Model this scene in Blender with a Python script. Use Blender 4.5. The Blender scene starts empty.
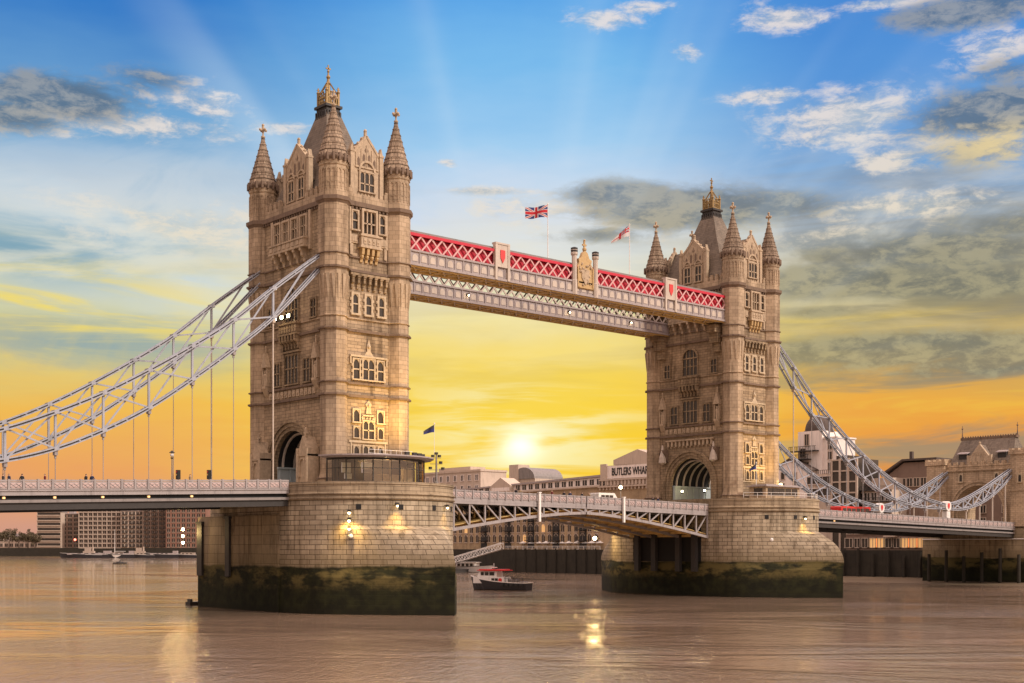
import bpy, math, random
from mathutils import Vector, Matrix
R = math.radians
rng = random.Random(7)
scn = bpy.context.scene
COL = scn.collection
S = 82.3                      # distance between the two tower centres

# ------------------------------------------------------------------ camera
YAW = 0.72526
CAMPOS = Vector((-99.255, -150.36, 8.4))
FPX, HOR = 1286.8, 547.0
cam = bpy.data.cameras.new('camera'); camo = bpy.data.objects.new('camera', cam); COL.objects.link(camo)
camo.location = CAMPOS
camo.rotation_euler = (R(90), 0, -YAW)
cam.sensor_width = 36.0; cam.lens = 36.0*FPX/1024
cam.shift_x = 0.0; cam.shift_y = (HOR-341.5)/1024
cam.clip_end = 20000; cam.clip_start = 0.5
scn.camera = camo

# ------------------------------------------------------------------ view
scn.view_settings.view_transform = 'Standard'
scn.view_settings.look = 'None'
scn.view_settings.exposure = 0.0
scn.view_settings.gamma = 1.0
scn.view_settings.use_curve_mapping = False
scn.cycles.max_bounces = 6
scn.cycles.use_denoising = True
scn.cycles.sample_clamp_indirect = 4.0

def s2l(*c):
    if len(c) == 1: c = c[0]
    o = []
    for v in c:
        v = v/255.0
        o.append(v/12.92 if v <= 0.04045 else ((v+0.055)/1.055)**2.4)
    return (o[0], o[1], o[2], 1.0)

# ------------------------------------------------------------------ node helper
class NT:
    def __init__(s, tree): s.t = tree; s.n = tree.nodes; s.l = tree.links
    def put(s, sock, val):
        if val is None: return
        if hasattr(val, 'is_output') or isinstance(val, bpy.types.NodeSocket): s.l.new(val, sock)
        else:
            if isinstance(val, (int, float)) and sock.type in ('RGBA',): val = (val, val, val, 1)
            if isinstance(val, (int, float)) and sock.type in ('VECTOR',): val = (val, val, val)
            sock.default_value = val
    def node(s, typ, **kw):
        n = s.n.new(typ)
        for k, v in kw.items(): setattr(n, k, v)
        return n
    def m(s, op, a, b=None, c=None, clamp=False):
        n = s.node('ShaderNodeMath', operation=op); n.use_clamp = clamp
        s.put(n.inputs[0], a); s.put(n.inputs[1], b); s.put(n.inputs[2], c)
        return n.outputs[0]
    def add(s, a, b): return s.m('ADD', a, b)
    def sub(s, a, b): return s.m('SUBTRACT', a, b)
    def mul(s, a, b): return s.m('MULTIPLY', a, b)
    def div(s, a, b): return s.m('DIVIDE', a, b)
    def ss(s, x, lo, hi, a=0.0, b=1.0):
        n = s.node('ShaderNodeMapRange', interpolation_type='SMOOTHSTEP')
        s.put(n.inputs[0], x); s.put(n.inputs[1], lo); s.put(n.inputs[2], hi); s.put(n.inputs[3], a); s.put(n.inputs[4], b)
        return n.outputs[0]
    def comb(s, x, y, z):
        n = s.node('ShaderNodeCombineXYZ'); s.put(n.inputs[0], x); s.put(n.inputs[1], y); s.put(n.inputs[2], z); return n.outputs[0]
    def sep(s, v):
        n = s.node('ShaderNodeSeparateXYZ'); s.put(n.inputs[0], v); return n.outputs
    def noise(s, v, scale, detail=3.0, rough=0.5, dist=0.0, out=0):
        n = s.node('ShaderNodeTexNoise'); s.put(n.inputs['Vector'], v); n.inputs['Scale'].default_value = scale
        n.inputs['Detail'].default_value = detail; n.inputs['Roughness'].default_value = rough; n.inputs['Distortion'].default_value = dist
        return n.outputs[out]
    def mix(s, f, a, b, blend='MIX'):
        n = s.node('ShaderNodeMix', data_type='RGBA', blend_type=blend)
        s.put(n.inputs[0], f); s.put(n.inputs[6], a); s.put(n.inputs[7], b); return n.outputs[2]
    def ramp(s, f, stops):
        n = s.node('ShaderNodeValToRGB'); cr = n.color_ramp
        while len(cr.elements) < len(stops): cr.elements.new(0.5)
        for i, (p, c) in enumerate(stops): cr.elements[i].position = p
        for i, (p, c) in enumerate(stops): cr.elements[i].color = c
        s.put(n.inputs[0], f); return n.outputs[0]
    def vscale(s, v, k):
        n = s.node('ShaderNodeVectorMath', operation='MULTIPLY'); s.put(n.inputs[0], v); s.put(n.inputs[1], k if isinstance(k, tuple) else (k, k, k)); return n.outputs[0]
    def vadd(s, a, b):
        n = s.node('ShaderNodeVectorMath', operation='ADD'); s.put(n.inputs[0], a); s.put(n.inputs[1], b); return n.outputs[0]

# ------------------------------------------------------------------ sky
SUN_AZ, SUN_EL = R(158), R(36)      # compass direction the added sun lamp shines from (0 = +y, clockwise)
world = bpy.data.worlds.new('World'); scn.world = world; world.use_nodes = True
W = NT(world.node_tree); W.n.clear()
wout = W.node('ShaderNodeOutputWorld'); bg = W.node('ShaderNodeBackground'); W.l.new(bg.outputs[0], wout.inputs[0])
sky = W.node('ShaderNodeTexSky'); sky.sky_type = 'NISHITA'; sky.sun_disc = False
sky.sun_elevation = SUN_EL; sky.sun_rotation = SUN_AZ
tc = W.node('ShaderNodeTexCoord'); vx, vy, vz = W.sep(tc.outputs['Generated'])
cy_, sy_ = math.cos(YAW), math.sin(YAW)
rr = W.sub(W.mul(vx, cy_), W.mul(vy, sy_)); dd = W.add(W.mul(vx, sy_), W.mul(vy, cy_))
az = W.m('ARCTAN2', rr, dd)                                    # azimuth, 0 = north-east over the bridge
hz = W.m('SQRT', W.add(W.add(W.mul(vx, vx), W.mul(vy, vy)), 1e-6))
el = W.div(vz, hz)
wn = W.noise(W.comb(W.mul(az, 3.0), W.mul(el, 9.0), 0.0), 1.6, 4, 0.6)
elw = W.add(el, W.mul(W.sub(wn, 0.5), 0.075))
eln = W.m('MULTIPLY', elw, 1.0/0.6, clamp=True)
def st(*L): return [(e/0.6, s2l(c)) for e, c in L]
rampC = W.ramp(eln, st((0, (238,165,62)), (.05, (250,188,34)), (.09, (253,208,34)), (.13, (250,216,88)), (.175, (244,230,170)), (.215,(238,234,216)), (.26, (212,224,240)), (.31, (164,208,242)), (.37,(122,188,238)), (.44, (88,164,232)), (.6, (48,110,200))))
rampL = W.ramp(eln, st((0, (206,152,134)), (.03, (218,154,120)), (.06, (236,160,88)), (.10, (242,184,70)), (.135, (226,202,110)), (.17, (214,210,160)), (.205, (212,218,208)), (.25, (190,208,218)), (.31, (112,166,210)), (.42, (36,116,198)), (.6, (24,84,170))))
rampR = W.ramp(eln, st((0, (206,134,100)), (.035, (222,138,66)), (.075, (236,150,52)), (.11, (240,172,56)), (.15, (206,170,84)), (.19, (176,166,128)), (.24, (160,170,178)), (.29, (118,164,212)), (.36, (84,148,218)), (.44, (62,132,212)), (.6, (40,100,190))))
rampB = W.ramp(eln, st((0, (205,170,150)), (.1, (222,196,176)), (.25, (226,214,204)), (.42, (214,214,220)), (.6, (170,190,222))))
base = W.mix(W.ss(az, R(-17), R(-1)), rampL, rampC)
base = W.mix(W.ss(az, R(3), R(15)), base, rampR)
# sun glow near the horizon
PXR = 1.0/FPX
def cpx(x, y):
    a = math.atan((x-512)*PXR); return a, (HOR-y)*PXR*math.cos(a)
sa, se = cpx(521, 446)
dxs = W.sub(az, sa); dys = W.sub(el, se)
def gauss(ax, ay, kx, ky):
    q = W.add(W.m('POWER', W.m('ABSOLUTE', W.div(ax, kx)), 2.0), W.m('POWER', W.m('ABSOLUTE', W.div(ay, ky)), 2.0))
    return W.m('EXPONENT', W.mul(q, -1.0))
def blob(x, y, w, h):
    a, e = cpx(x, y); return gauss(W.sub(az, a), W.sub(el, e), w*PXR, h*PXR)
# low sunset streaks
stn = W.noise(W.comb(W.mul(az, 4.5), W.mul(el, 34.0), 3.1), 1.0, 5, 0.6, 0.6)
stn2 = W.noise(W.comb(W.mul(az, 3.0), W.mul(el, 24.0), 9.7), 1.3, 5, 0.62, 0.9)
band = W.mul(W.ss(el, 0.02, 0.07), W.ss(el, 0.20, 0.33, 1, 0))
rightside = W.ss(az, R(4), R(14), 0.0, 1.0)
streak = W.mul(W.mul(W.ss(stn, 0.46, 0.66), band), W.add(0.18, W.mul(rightside, 0.75)))
base = W.mix(W.m('MULTIPLY', streak, 0.85, clamp=True), base, s2l(142,132,112))
# the yellow lights between the streaks
ybl = W.mul(W.ss(stn2, 0.5, 0.68), W.m('MAXIMUM', W.m('MAXIMUM', blob(80, 310, 190, 50), W.mul(blob(890, 325, 180, 14), 1.0)), W.mul(blob(950, 392, 170, 22), 0.9)))
base = W.mix(W.m('MULTIPLY', ybl, 0.9, clamp=True), base, s2l(246,206,62))
base = W.mix(W.mul(W.ss(stn, 0.35, 0.6), W.mul(blob(60, 345, 150, 26), 0.55)), base, s2l(160,170,160))
greyL = W.mul(W.ss(wn, 0.35, 0.6), W.mul(blob(20, 245, 130, 32), 0.7)); base = W.mix(greyL, base, s2l(112,160,180))
# high cumulus, laid out by direction
cvec = W.comb(W.mul(az, 10.0), W.mul(el, 19.0), 1.7)
cn = W.noise(cvec, 1.5, 8, 0.62, 0.5)
cn2 = W.noise(W.comb(W.mul(az, 10.0), W.mul(el, 22.0), 5.2), 4.4, 7, 0.68, 0.3)
cnn = W.add(W.mul(cn, 0.62), W.mul(cn2, 0.38))
def msum(L):
    acc = None
    for x, y, w, h, k in L:
        b = W.mul(blob(x, y, w, h), k); acc = b if acc is None else W.m('MAXIMUM', acc, b)
    return acc
gm = msum([(60, 98, 85, 26, .95), (150, 82, 60, 20, .6), (15, 115, 60, 22, .8), (1000, 112, 95, 26, 1.0), (985, 150, 70, 22, .6), (975, 10, 90, 20, .8), (1010, 70, 50, 22, .5),
           (620, 195, 70, 18, .9), (700, 208, 130, 26, .95), (770, 205, 70, 18, .9), (600, 235, 60, 12, .7), (940, 250, 130, 24, .85), (1010, 225, 80, 20, .7), (830, 282, 110, 20, .9), (950, 285, 120, 16, .9), (900, 350, 170, 20, 1.0), (990, 362, 110, 16, .9), (820, 312, 60, 8, .6)])
wm = msum([(185, 96, 60, 22, .9), (120, 122, 130, 16, .9), (40, 130, 60, 12, .8), (215, 112, 40, 8, .8), (850, 118, 80, 34, .95), (770, 96, 46, 10, .85), (890, 160, 50, 16, .75), (960, 130, 70, 26, .8), (600, 20, 50, 14, .85), (650, 8, 40, 10, .8), (790, 14, 55, 18, .9), (885, 2, 70, 8, .95),
           (690, 50, 22, 16, .7), (490, 191, 60, 6, .85), (448, 163, 13, 6, .85), (275, 128, 40, 9, .8), (560, 208, 90, 22, .7), (900, 206, 110, 16, .8), (660, 222, 140, 20, .7), (1000, 48, 50, 26, .75), (870, 235, 90, 14, .7), (200, 225, 200, 40, .45), (980, 200, 60, 12, .7)])
wden = W.mul(W.ss(W.add(W.mul(cnn, 1.35), W.mul(wm, 0.42)), 0.80, 1.08), W.ss(wm, 0.04, 0.35))
gden = W.mul(W.ss(W.add(W.mul(cnn, 1.15), W.mul(gm, 0.72)), 0.74, 1.08), W.ss(gm, 0.04, 0.40))
warm = W.ss(el, 0.36, 0.17)
shade = W.ss(W.add(cn2, W.mul(W.sub(cn, 0.5), 0.6)), 0.38, 0.62)
ccol = W.mix(warm, s2l(236,226,220), s2l(240,224,190))
ccol = W.mix(shade, W.mix(warm, s2l(176,188,202), s2l(186,182,160)), ccol)
gcol = W.mix(warm, s2l(84,106,130), s2l(122,120,104))
gcol = W.mix(W.mul(shade, 0.48), gcol, W.mix(warm, s2l(196,190,178), s2l(206,192,142)))
vn = W.noise(W.comb(W.mul(az, 5.0), W.mul(el, 15.0), 4.4), 1.1, 6, 0.6, 0.7)
vmask = W.m('MAXIMUM', W.m('MAXIMUM', blob(110, 225, 220, 70), blob(560, 225, 170, 40)), W.mul(blob(880, 240, 240, 70), 0.9))
base = W.mix(W.mul(W.mul(W.ss(vn, 0.42, 0.62), vmask), 0.70), base, W.mix(W.ss(el, 0.30, 0.17), s2l(222,226,230), s2l(240,228,188)))
vgrey = W.m('MAXIMUM', W.m('MAXIMUM', blob(40, 250, 130, 26), W.mul(blob(60, 175, 110, 18), 0.7)), W.m('MAXIMUM', W.mul(blob(110, 348, 120, 22), 0.9), W.m('MAXIMUM', blob(900, 280, 220, 46), blob(930, 352, 190, 26))))
base = W.mix(W.mul(W.mul(W.ss(vn, 0.58, 0.40), vgrey), 0.72), base, W.mix(rightside, s2l(116,158,178), s2l(122,120,102)))
ylit = W.m('MAXIMUM', blob(60, 305, 190, 36), W.mul(blob(700, 340, 120, 26), 0.5))
base = W.mix(W.mul(W.mul(W.ss(stn2, 0.40, 0.56), ylit), 0.95), base, s2l(250,222,90))
base = W.mix(W.mul(wden, 0.88), base, ccol)
base = W.mix(W.mul(gden, 0.86), base, gcol)
base = W.mix(W.mul(blob(1000, 145, 62, 20), W.mul(W.ss(cnn, 0.40, 0.54), 0.85)), base, s2l(238,214,156))
# fan of faint rays above the sun
th = W.m('ARCTAN2', dys, dxs)
rn = W.noise(W.comb(W.mul(th, 2.3), 0.5, 0.0), 2.0, 2.0, 0.5)
rad = W.m('SQRT', W.add(W.mul(dxs, dxs), W.mul(dys, dys)))
rays = W.mul(W.mul(W.mul(W.ss(rn, 0.48, 0.72), W.ss(dys, 0.03, 0.10)), W.ss(rad, 0.15, 0.26)), W.mul(W.ss(rad, 0.52, 0.28), 0.34))
base = W.mix(rays, base, s2l(214,232,246))
glow1 = gauss(dxs, dys, 0.015, 0.012); glow2 = gauss(dxs, dys, 0.060, 0.030); glow3 = gauss(dxs, dys, 0.17, 0.075)
gst = W.ss(W.noise(W.comb(W.mul(az, 7.0), W.mul(el, 62.0), 2.2), 1.0, 4, 0.6, 0.5), 0.38, 0.62)
base = W.mix(W.mul(glow3, 0.5), base, s2l(255,216,30))
base = W.mix(W.m('MULTIPLY', W.mul(glow3, gst), 0.55), base, s2l(255,226,110))
base = W.mix(W.m('MULTIPLY', W.mul(glow2, W.add(0.12, gst)), 0.8, clamp=True), base, s2l(255,244,160))
glow4 = gauss(dxs, W.sub(dys, 0.012), 0.085, 0.045)
base = W.mix(W.m('MULTIPLY', W.mul(glow4, W.m('POWER', gst, 1.5)), 0.62, clamp=True), base, s2l(255,246,196))
base = W.mix(W.mul(glow1, 0.95), base, (1.4, 1.32, 1.05, 1))
# unseen sky behind the viewer, invented and brightened as fill for the facades
back = W.ss(W.m('ABSOLUTE', az), R(32), R(75))
bcol = W.vscale(rampB, (1.42, 1.18, 1.02))
rb = W.ss(W.m('ABSOLUTE', W.m('SUBTRACT', az, R(138))), R(10), R(110), 1.5, 0.66)
n_ = W.node('ShaderNodeVectorMath', operation='SCALE'); W.l.new(bcol, n_.inputs[0]); W.put(n_.inputs['Scale'], rb); bcol = n_.outputs[0]
base = W.mix(back, base, bcol)
base = W.mix(W.mul(W.ss(el, 0.55, 1.1), 0.9), base, (2.5, 1.75, 1.48, 1))     # unseen bright zenith, added to light the water from above
base = W.mix(W.ss(el, 0.0, -0.05), base, s2l(150,115,90))
tot = W.vadd(W.vscale(base, 9.6), W.vscale(sky.outputs[0], 0.05))
W.put(bg.inputs[0], tot); bg.inputs[1].default_value = 0.1

# ------------------------------------------------------------------ sun lamp, added front light apart from the sun glow in the sky
sl = bpy.data.lights.new('sun', 'SUN'); sl.energy = 2.9; sl.angle = R(5); sl.color = (1.0, 0.86, 0.74)
so = bpy.data.objects.new('sun', sl); COL.objects.link(so)
dsun = Vector((math.sin(SUN_AZ)*math.cos(SUN_EL), math.cos(SUN_AZ)*math.cos(SUN_EL), math.sin(SUN_EL)))
so.rotation_euler = dsun.to_track_quat('Z', 'Y').to_euler(); so.location = (0, -60, 120)

# ------------------------------------------------------------------ materials
def newmat(name):
    m = bpy.data.materials.new(name); m.use_nodes = True
    t = NT(m.node_tree); b = t.n['Principled BSDF']; return m, t, b
def plain(name, col, rough=0.6, metal=0.0, var=0.18, scale=1.5, bump=0.0, spec=0.4, streak=0.0):
    m, t, b = newmat(name)
    g = t.node('ShaderNodeTexCoord').outputs['Object']
    nz = t.noise(g, scale, 5, 0.6)
    c = t.mix(nz, tuple(max(0, x*(1-var)) for x in col[:3])+(1,), tuple(min(1, x*(1+var)) for x in col[:3])+(1,))
    if streak:
        x, y, z = t.sep(g); sn = t.noise(t.comb(t.mul(x, 1.2), t.mul(y, 1.2), t.mul(z, 0.12)), 1.4, 4, 0.6)
        c = t.mix(t.mul(t.ss(sn, 0.5, 0.7), streak), c, tuple(x*0.35 for x in col[:3])+(1,))
    t.put(b.inputs['Base Color'], c)
    b.inputs['Roughness'].default_value = rough; b.inputs['Metallic'].default_value = metal
    b.inputs['Specular IOR Level'].default_value = spec
    if bump:
        bn = t.node('ShaderNodeBump'); bn.inputs['Strength'].default_value = bump; bn.inputs['Distance'].default_value = 0.05
        t.put(bn.inputs['Height'], nz); t.l.new(bn.outputs[0], b.inputs['Normal'])
    return m
def stone(name, c1, c2, mortar, bw=1.1, bh=0.45, ms=0.018, stain=0.5, moss=False, bump=0.35):
    m, t, b = newmat(name)
    uv = t.node('ShaderNodeTexCoord'); g = t.node('ShaderNodeNewGeometry').outputs['Position']
    br = t.node('ShaderNodeTexBrick'); t.l.new(uv.outputs['UV'], br.inputs['Vector'])
    br.inputs['Color1'].default_value = c1+(1,); br.inputs['Color2'].default_value = c2+(1,); br.inputs['Mortar'].default_value = mortar+(1,)
    br.inputs['Scale'].default_value = 1.0; br.inputs['Mortar Size'].default_value = ms; br.inputs['Brick Width'].default_value = bw; br.inputs['Row Height'].default_value = bh
    br.inputs['Bias'].default_value = -0.1; br.inputs['Mortar Smooth'].default_value = 0.3
    x, y, z = t.sep(g)
    big = t.noise(g, 0.16, 5, 0.6); fine = t.noise(g, 2.2, 5, 0.65)
    c = t.mix(t.ss(big, 0.3, 0.7), t.vscale(br.outputs[0], (0.80, 0.79, 0.78)), t.vscale(br.outputs[0], (1.14, 1.12, 1.08)))
    c = t.mix(t.mul(t.ss(fine, 0.35, 0.75), 0.35), c, t.vscale(c, (0.72, 0.70, 0.68)))
    sn = t.noise(t.comb(x, y, t.mul(z, 0.09)), 1.0, 6, 0.68)
    c = t.mix(t.mul(t.ss(sn, 0.46, 0.68), stain), c, t.vscale(c, (0.42, 0.39, 0.36)))
    soot = t.noise(g, 0.45, 5, 0.65); c = t.mix(t.mul(t.ss(soot, 0.55, 0.72), stain*0.6), c, t.vscale(c, (0.45, 0.42, 0.40)))
    if moss:
        wv = t.noise(t.comb(t.mul(x, 0.3), t.mul(y, 0.3), t.mul(z, 0.4)), 0.55, 5, 0.6)
        zz = t.add(z, t.mul(t.sub(wv, 0.5), 2.6))
        pale = t.noise(t.comb(t.mul(x, 0.22), t.mul(y, 0.22), t.mul(z, 0.5)), 0.9, 4, 0.62)
        dirt = t.ss(t.add(z, t.mul(t.sub(sn, 0.5), 5.0)), 8.6, 6.4)
        c = t.mix(t.mul(dirt, 0.45), c, (0.16, 0.125, 0.06, 1))
        mossc = t.mix(t.ss(t.noise(g, 0.7, 4, 0.5), 0.35, 0.7), (0.009, 0.010, 0.004, 1), (0.022, 0.024, 0.008, 1))
        pm = t.mul(t.mul(t.ss(pale, 0.42, 0.58), t.ss(t.add(z, t.mul(t.sub(fine, 0.5), 1.5)), 2.6, 4.4)), t.ss(zz, 6.9, 5.2))
        mossc = t.mix(t.m('MULTIPLY', pm, 0.9, clamp=True), mossc, (0.125, 0.102, 0.036, 1))
        mk = t.ss(t.add(z, t.mul(t.sub(wv, 0.5), 1.1)), 6.15, 5.75)
        c = t.mix(mk, c, mossc)
        wet = t.ss(z, 1.2, 0.3); c = t.mix(t.mul(wet, 0.6), c, (0.012, 0.012, 0.006, 1))
    t.put(b.inputs['Base Color'], c); b.inputs['Roughness'].default_value = 0.85; b.inputs['Specular IOR Level'].default_value = 0.25
    bn = t.node('ShaderNodeBump'); bn.inputs['Strength'].default_value = bump; bn.inputs['Distance'].default_value = 0.06
    t.put(bn.inputs['Height'], t.add(t.mul(br.outputs['Fac'], -0.8), t.mul(fine, 0.6))); t.l.new(bn.outputs[0], b.inputs['Normal'])
    return m
def emit(name, col, k):
    m, t, b = newmat(name); b.inputs['Base Color'].default_value = col+(1,)
    b.inputs['Emission Color'].default_value = col+(1,); b.inputs['Emission Strength'].default_value = k
    return m
M = {}
M['stone'] = stone('tower_stone', (.42,.322,.215), (.275,.21,.138), (.13,.10,.068), ms=.024, stain=.85, bump=.6)
M['stone_arch'] = stone('arch_stone', (.37,.285,.185), (.26,.20,.13), (.14,.10,.07), ms=.03, stain=.85, bump=.6)
M['ashlar'] = stone('pale_ashlar', (.47,.365,.255), (.37,.285,.195), (.18,.14,.095), 0.9, 0.6, 0.02, 0.75)
M['trim'] = plain('pale_stone_trim', (.43,.335,.23), .85, var=.5, scale=2.5, streak=.5, bump=.3)
M['dressing'] = plain('portland_stone_dressing', (.47,.38,.26), .8, var=.3, scale=2.5, streak=.35)
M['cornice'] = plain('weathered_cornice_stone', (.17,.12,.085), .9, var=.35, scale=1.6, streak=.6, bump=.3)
M['pier'] = stone('granite_pier', (.44,.375,.275), (.31,.26,.185), (.11,.09,.06), 1.7, 0.62, 0.045, 0.8, moss=True, bump=.7)
M['pierslab'] = stone('stained_pier_wall', (.37,.305,.205), (.29,.235,.155), (.15,.12,.075), 3.2, 1.25, 0.035, 0.9, moss=True, bump=.3)
M['piercop'] = stone('granite_coping', (.38,.31,.215), (.30,.24,.165), (.13,.10,.07), 2.2, 0.5, 0.03, 0.6)
M['glass'] = plain('dark_window_glass', (.035,.030,.026), .12, var=.5, scale=.8, spec=.5)
M['gate'] = stone('gatehouse_stone', (.54,.42,.29), (.42,.32,.22), (.22,.17,.11), ms=.03, stain=.6)  # lighter than the tower stone to make up for weak light on this face
M['slate'] = stone('lead_slate_roof', (.22,.185,.15), (.17,.145,.12), (.11,.09,.075), 1.1, 0.35, 0.02, 0.55, bump=.25)
M['spire'] = stone('stone_spire', (.36,.28,.205), (.25,.19,.14), (.12,.09,.065), 0.7, 0.55, 0.05, 0.5, bump=.5)
M['gold'] = plain('gilded_cresting', (.28,.19,.08), .5, .4, var=.45, scale=4)
M['steel'] = plain('lavender_painted_steel', (.31,.285,.28), .5, var=.22, scale=1.2, streak=.4)
M['chain'] = plain('lilac_chain_paint', (.33,.35,.395), .5, var=.2, scale=1.0, streak=.45)
M['conc'] = plain('stained_smooth_concrete', (.25,.205,.13), .85, var=.35, scale=.5, streak=.8)
M['steel2'] = plain('grey_painted_steel', (.22,.20,.19), .5, var=.25, scale=1.0, streak=.4)
M['cream'] = plain('cream_painted_steel', (.50,.43,.36), .5, var=.25, scale=1.5, streak=.3)
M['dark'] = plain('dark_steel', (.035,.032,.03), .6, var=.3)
M['near_black'] = plain('near_black_surface', (.012,.012,.012), .8)
M['tan'] = plain('tan_soffit_with_lamplight', (.60,.42,.16), .6, var=.25, scale=1.0, streak=.3)  # tan paint raised to carry the gold lamplight under the walkway
M['brown2'] = plain('brown_boards_with_lamplight', (.30,.20,.075), .7, var=.25)  # board colour raised to hold the same gold lamplight
M['pink'] = plain('pink_parapet_panel', (.50,.38,.355), .55, var=.2, scale=3)
M['mauve'] = plain('mauve_grey_panel', (.34,.295,.285), .55, var=.2, scale=1.5, streak=.4)
M['red'] = plain('red_lit_walkway_panel', (.50,.02,.045), .5, var=.2)  # red of the walkway lighting put into the panel colour
M['lattice'] = plain('pale_pink_lattice', (.60,.34,.33), .5, var=.15)  # pink tint carries the red light around the pale lattice
M['signred'] = plain('crest_red', (.60,.05,.05), .5)
M['crest'] = plain('gilded_crest', (.46,.32,.15), .5, .1, var=.4, scale=3)
M['asphalt'] = plain('asphalt', (.05,.05,.05), .9, var=.2, scale=4)
M['paint'] = plain('white_road_paint', (.75,.75,.72), .7)
M['palewood'] = plain('pale_blue_panel', (.40,.46,.46), .6, var=.15)
M['black'] = plain('black_paint', (.02,.02,.02), .4)
M['white'] = plain('white_paint', (.74,.72,.68), .5, var=.1, streak=.2)
M['skin'] = plain('skin', (.50,.32,.24), .6)
M['redpaint'] = plain('red_paint', (.60,.035,.03), .35, var=.1)
M['brown'] = plain('brown_cladding',(.21,.145,.11),.8,var=.2,scale=.3,streak=.3)
M['umber'] = plain('bronze_glass',(.05,.042,.035),.15,var=.3,scale=.5)
M['lamp'] = emit('warm_lamp_lens', (1.0, .74, .34), 14.0)
M['lampw'] = emit('white_lamp_lens', (1.0, .80, .44), 26.0)
M['lampo'] = emit('amber_lamp_lens', (1.0, .60, .25), .9)
M['lampr'] = emit('red_lamp_lens', (1.0, .15, .10), 6.0)

# ------------------------------------------------------------------ mesh builder
class Fr:                                     # a wall frame: u to the right, w up, d outwards
    def __init__(s, o, u, n): s.o = Vector(o); s.u = Vector(u); s.n = Vector(n); s.z = Vector((0,0,1))
    def p(s, u, w, d=0): return s.o + s.u*u + s.z*w + s.n*d
class MB:
    def __init__(s): s.v = []; s.f = []; s.mi = []; s.uv = {}; s.sm = False
    def add(s, vs, fs, mi=0, uvs=None):
        k = len(s.v); s.v += [Vector(a) for a in vs]
        for i, f in enumerate(fs):
            if uvs: s.uv[len(s.f)] = uvs[i]
            s.f.append([k+j for j in f]); s.mi.append(mi)
    def hexa(s, P, mi=0):                     # eight corners: 4 low, 4 high
        s.add(P, [(3,2,1,0), (4,5,6,7), (0,1,5,4), (1,2,6,5), (2,3,7,6), (3,0,4,7)], mi)
    def box(s, x0, x1, y0, y1, z0, z1, mi=0):
        s.hexa([(x0,y0,z0),(x1,y0,z0),(x1,y1,z0),(x0,y1,z0),(x0,y0,z1),(x1,y0,z1),(x1,y1,z1),(x0,y1,z1)], mi)
    def fbox(s, F, u0, u1, w0, w1, d0, d1, mi=0):
        P = [F.p(u0,w0,d1),F.p(u1,w0,d1),F.p(u1,w0,d0),F.p(u0,w0,d0),F.p(u0,w1,d1),F.p(u1,w1,d1),F.p(u1,w1,d0),F.p(u0,w1,d0)]
        s.hexa(P, mi)
    def fprism(s, F, poly, d0, d1, mi=0):
        n = len(poly)
        A = [F.p(u, w, d1) for u, w in poly]; B = [F.p(u, w, d0) for u, w in poly]
        fs = [tuple(range(n)), tuple(range(2*n-1, n-1, -1))] + [(i, n+i, n+(i+1) % n, (i+1) % n) for i in range(n)]
        s.add(A+B, fs, mi)
    def zprism(s, poly, z0, z1, mi=0):
        n = len(poly)
        A = [(x, y, z1) for x, y in poly]; B = [(x, y, z0) for x, y in poly]
        fs = [tuple(range(n)), tuple(range(2*n-1, n-1, -1))] + [(i, n+i, n+(i+1) % n, (i+1) % n) for i in range(n)]
        s.add(A+B, fs, mi)
    def bar(s, p, q, w, h, mi=0, up=(0,0,1)):
        p = Vector(p); q = Vector(q); d = (q-p)
        if d.length < 1e-6: return
        d.normalize(); up = Vector(up)
        if abs(d.dot(up)) > 0.999: up = Vector((1,0,0))
        sd = d.cross(up).normalized(); u2 = sd.cross(d).normalized()
        a = sd*w/2; b = u2*h/2
        s.hexa([p-a-b, p+a-b, q+a-b, q-a-b, p-a+b, p+a+b, q+a+b, q-a+b], mi)
    def lathe(s, cx, cy, prof, n=8, rot=None, mi=0, cap=True):
        if rot is None: rot = math.pi/n
        k0 = len(s.v); vs = []; fs = []; uvs = []
        for z, r in prof:
            for i in range(n):
                a = rot+2*math.pi*i/n; vs.append((cx+r*math.cos(a), cy+r*math.sin(a), z))
        rm = max(r for z, r in prof); side = 2*rm*math.sin(math.pi/n)
        for j in range(len(prof)-1):
            for i in range(n):
                a, b = j*n+i, j*n+(i+1) % n
                fs.append((a, b, b+n, a+n))
                uvs.append([(i*side, prof[j][0]), ((i+1)*side, prof[j][0]), ((i+1)*side, prof[j+1][0]), (i*side, prof[j+1][0])])
        s.add(vs, fs, mi, uvs)
        if cap:
            m = len(prof)-1
            s.add([vs[i] for i in range(n)], [tuple(range(n-1, -1, -1))], mi)
            s.add([vs[m*n+i] for i in range(n)], [tuple(range(n))], mi)
    def tube(s, pts, r, n=6, mi=0):
        for a, b in zip(pts[:-1], pts[1:]):
            a = Vector(a); b = Vector(b); d = b-a
            if d.length < 1e-5: continue
            q = d.to_track_quat('Z', 'Y'); k = []
            for P in (a, b):
                for i in range(n):
                    t = 2*math.pi*i/n; k.append(P + q @ Vector((r*math.cos(t), r*math.sin(t), 0)))
            s.add(k, [(i, (i+1) % n, n+(i+1) % n, n+i) for i in range(n)] + [tuple(range(n-1,-1,-1)), tuple(range(n, 2*n))], mi)
    def ball(s, c, r, mi=0, n=8, sz=1.0):
        c = Vector(c); prof = []
        vs = []; fs = []; m = max(4, n//2+1)
        for j in range(m+1):
            t = math.pi*j/m
            for i in range(n):
                a = 2*math.pi*i/n
                vs.append(c+Vector((r*math.sin(t)*math.cos(a), r*math.sin(t)*math.sin(a), -r*sz*math.cos(t))))
        for j in range(m):
            for i in range(n):
                a, b = j*n+i, j*n+(i+1) % n
                fs.append((a, b, b+n, a+n))
        s.add(vs, fs, mi)
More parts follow.
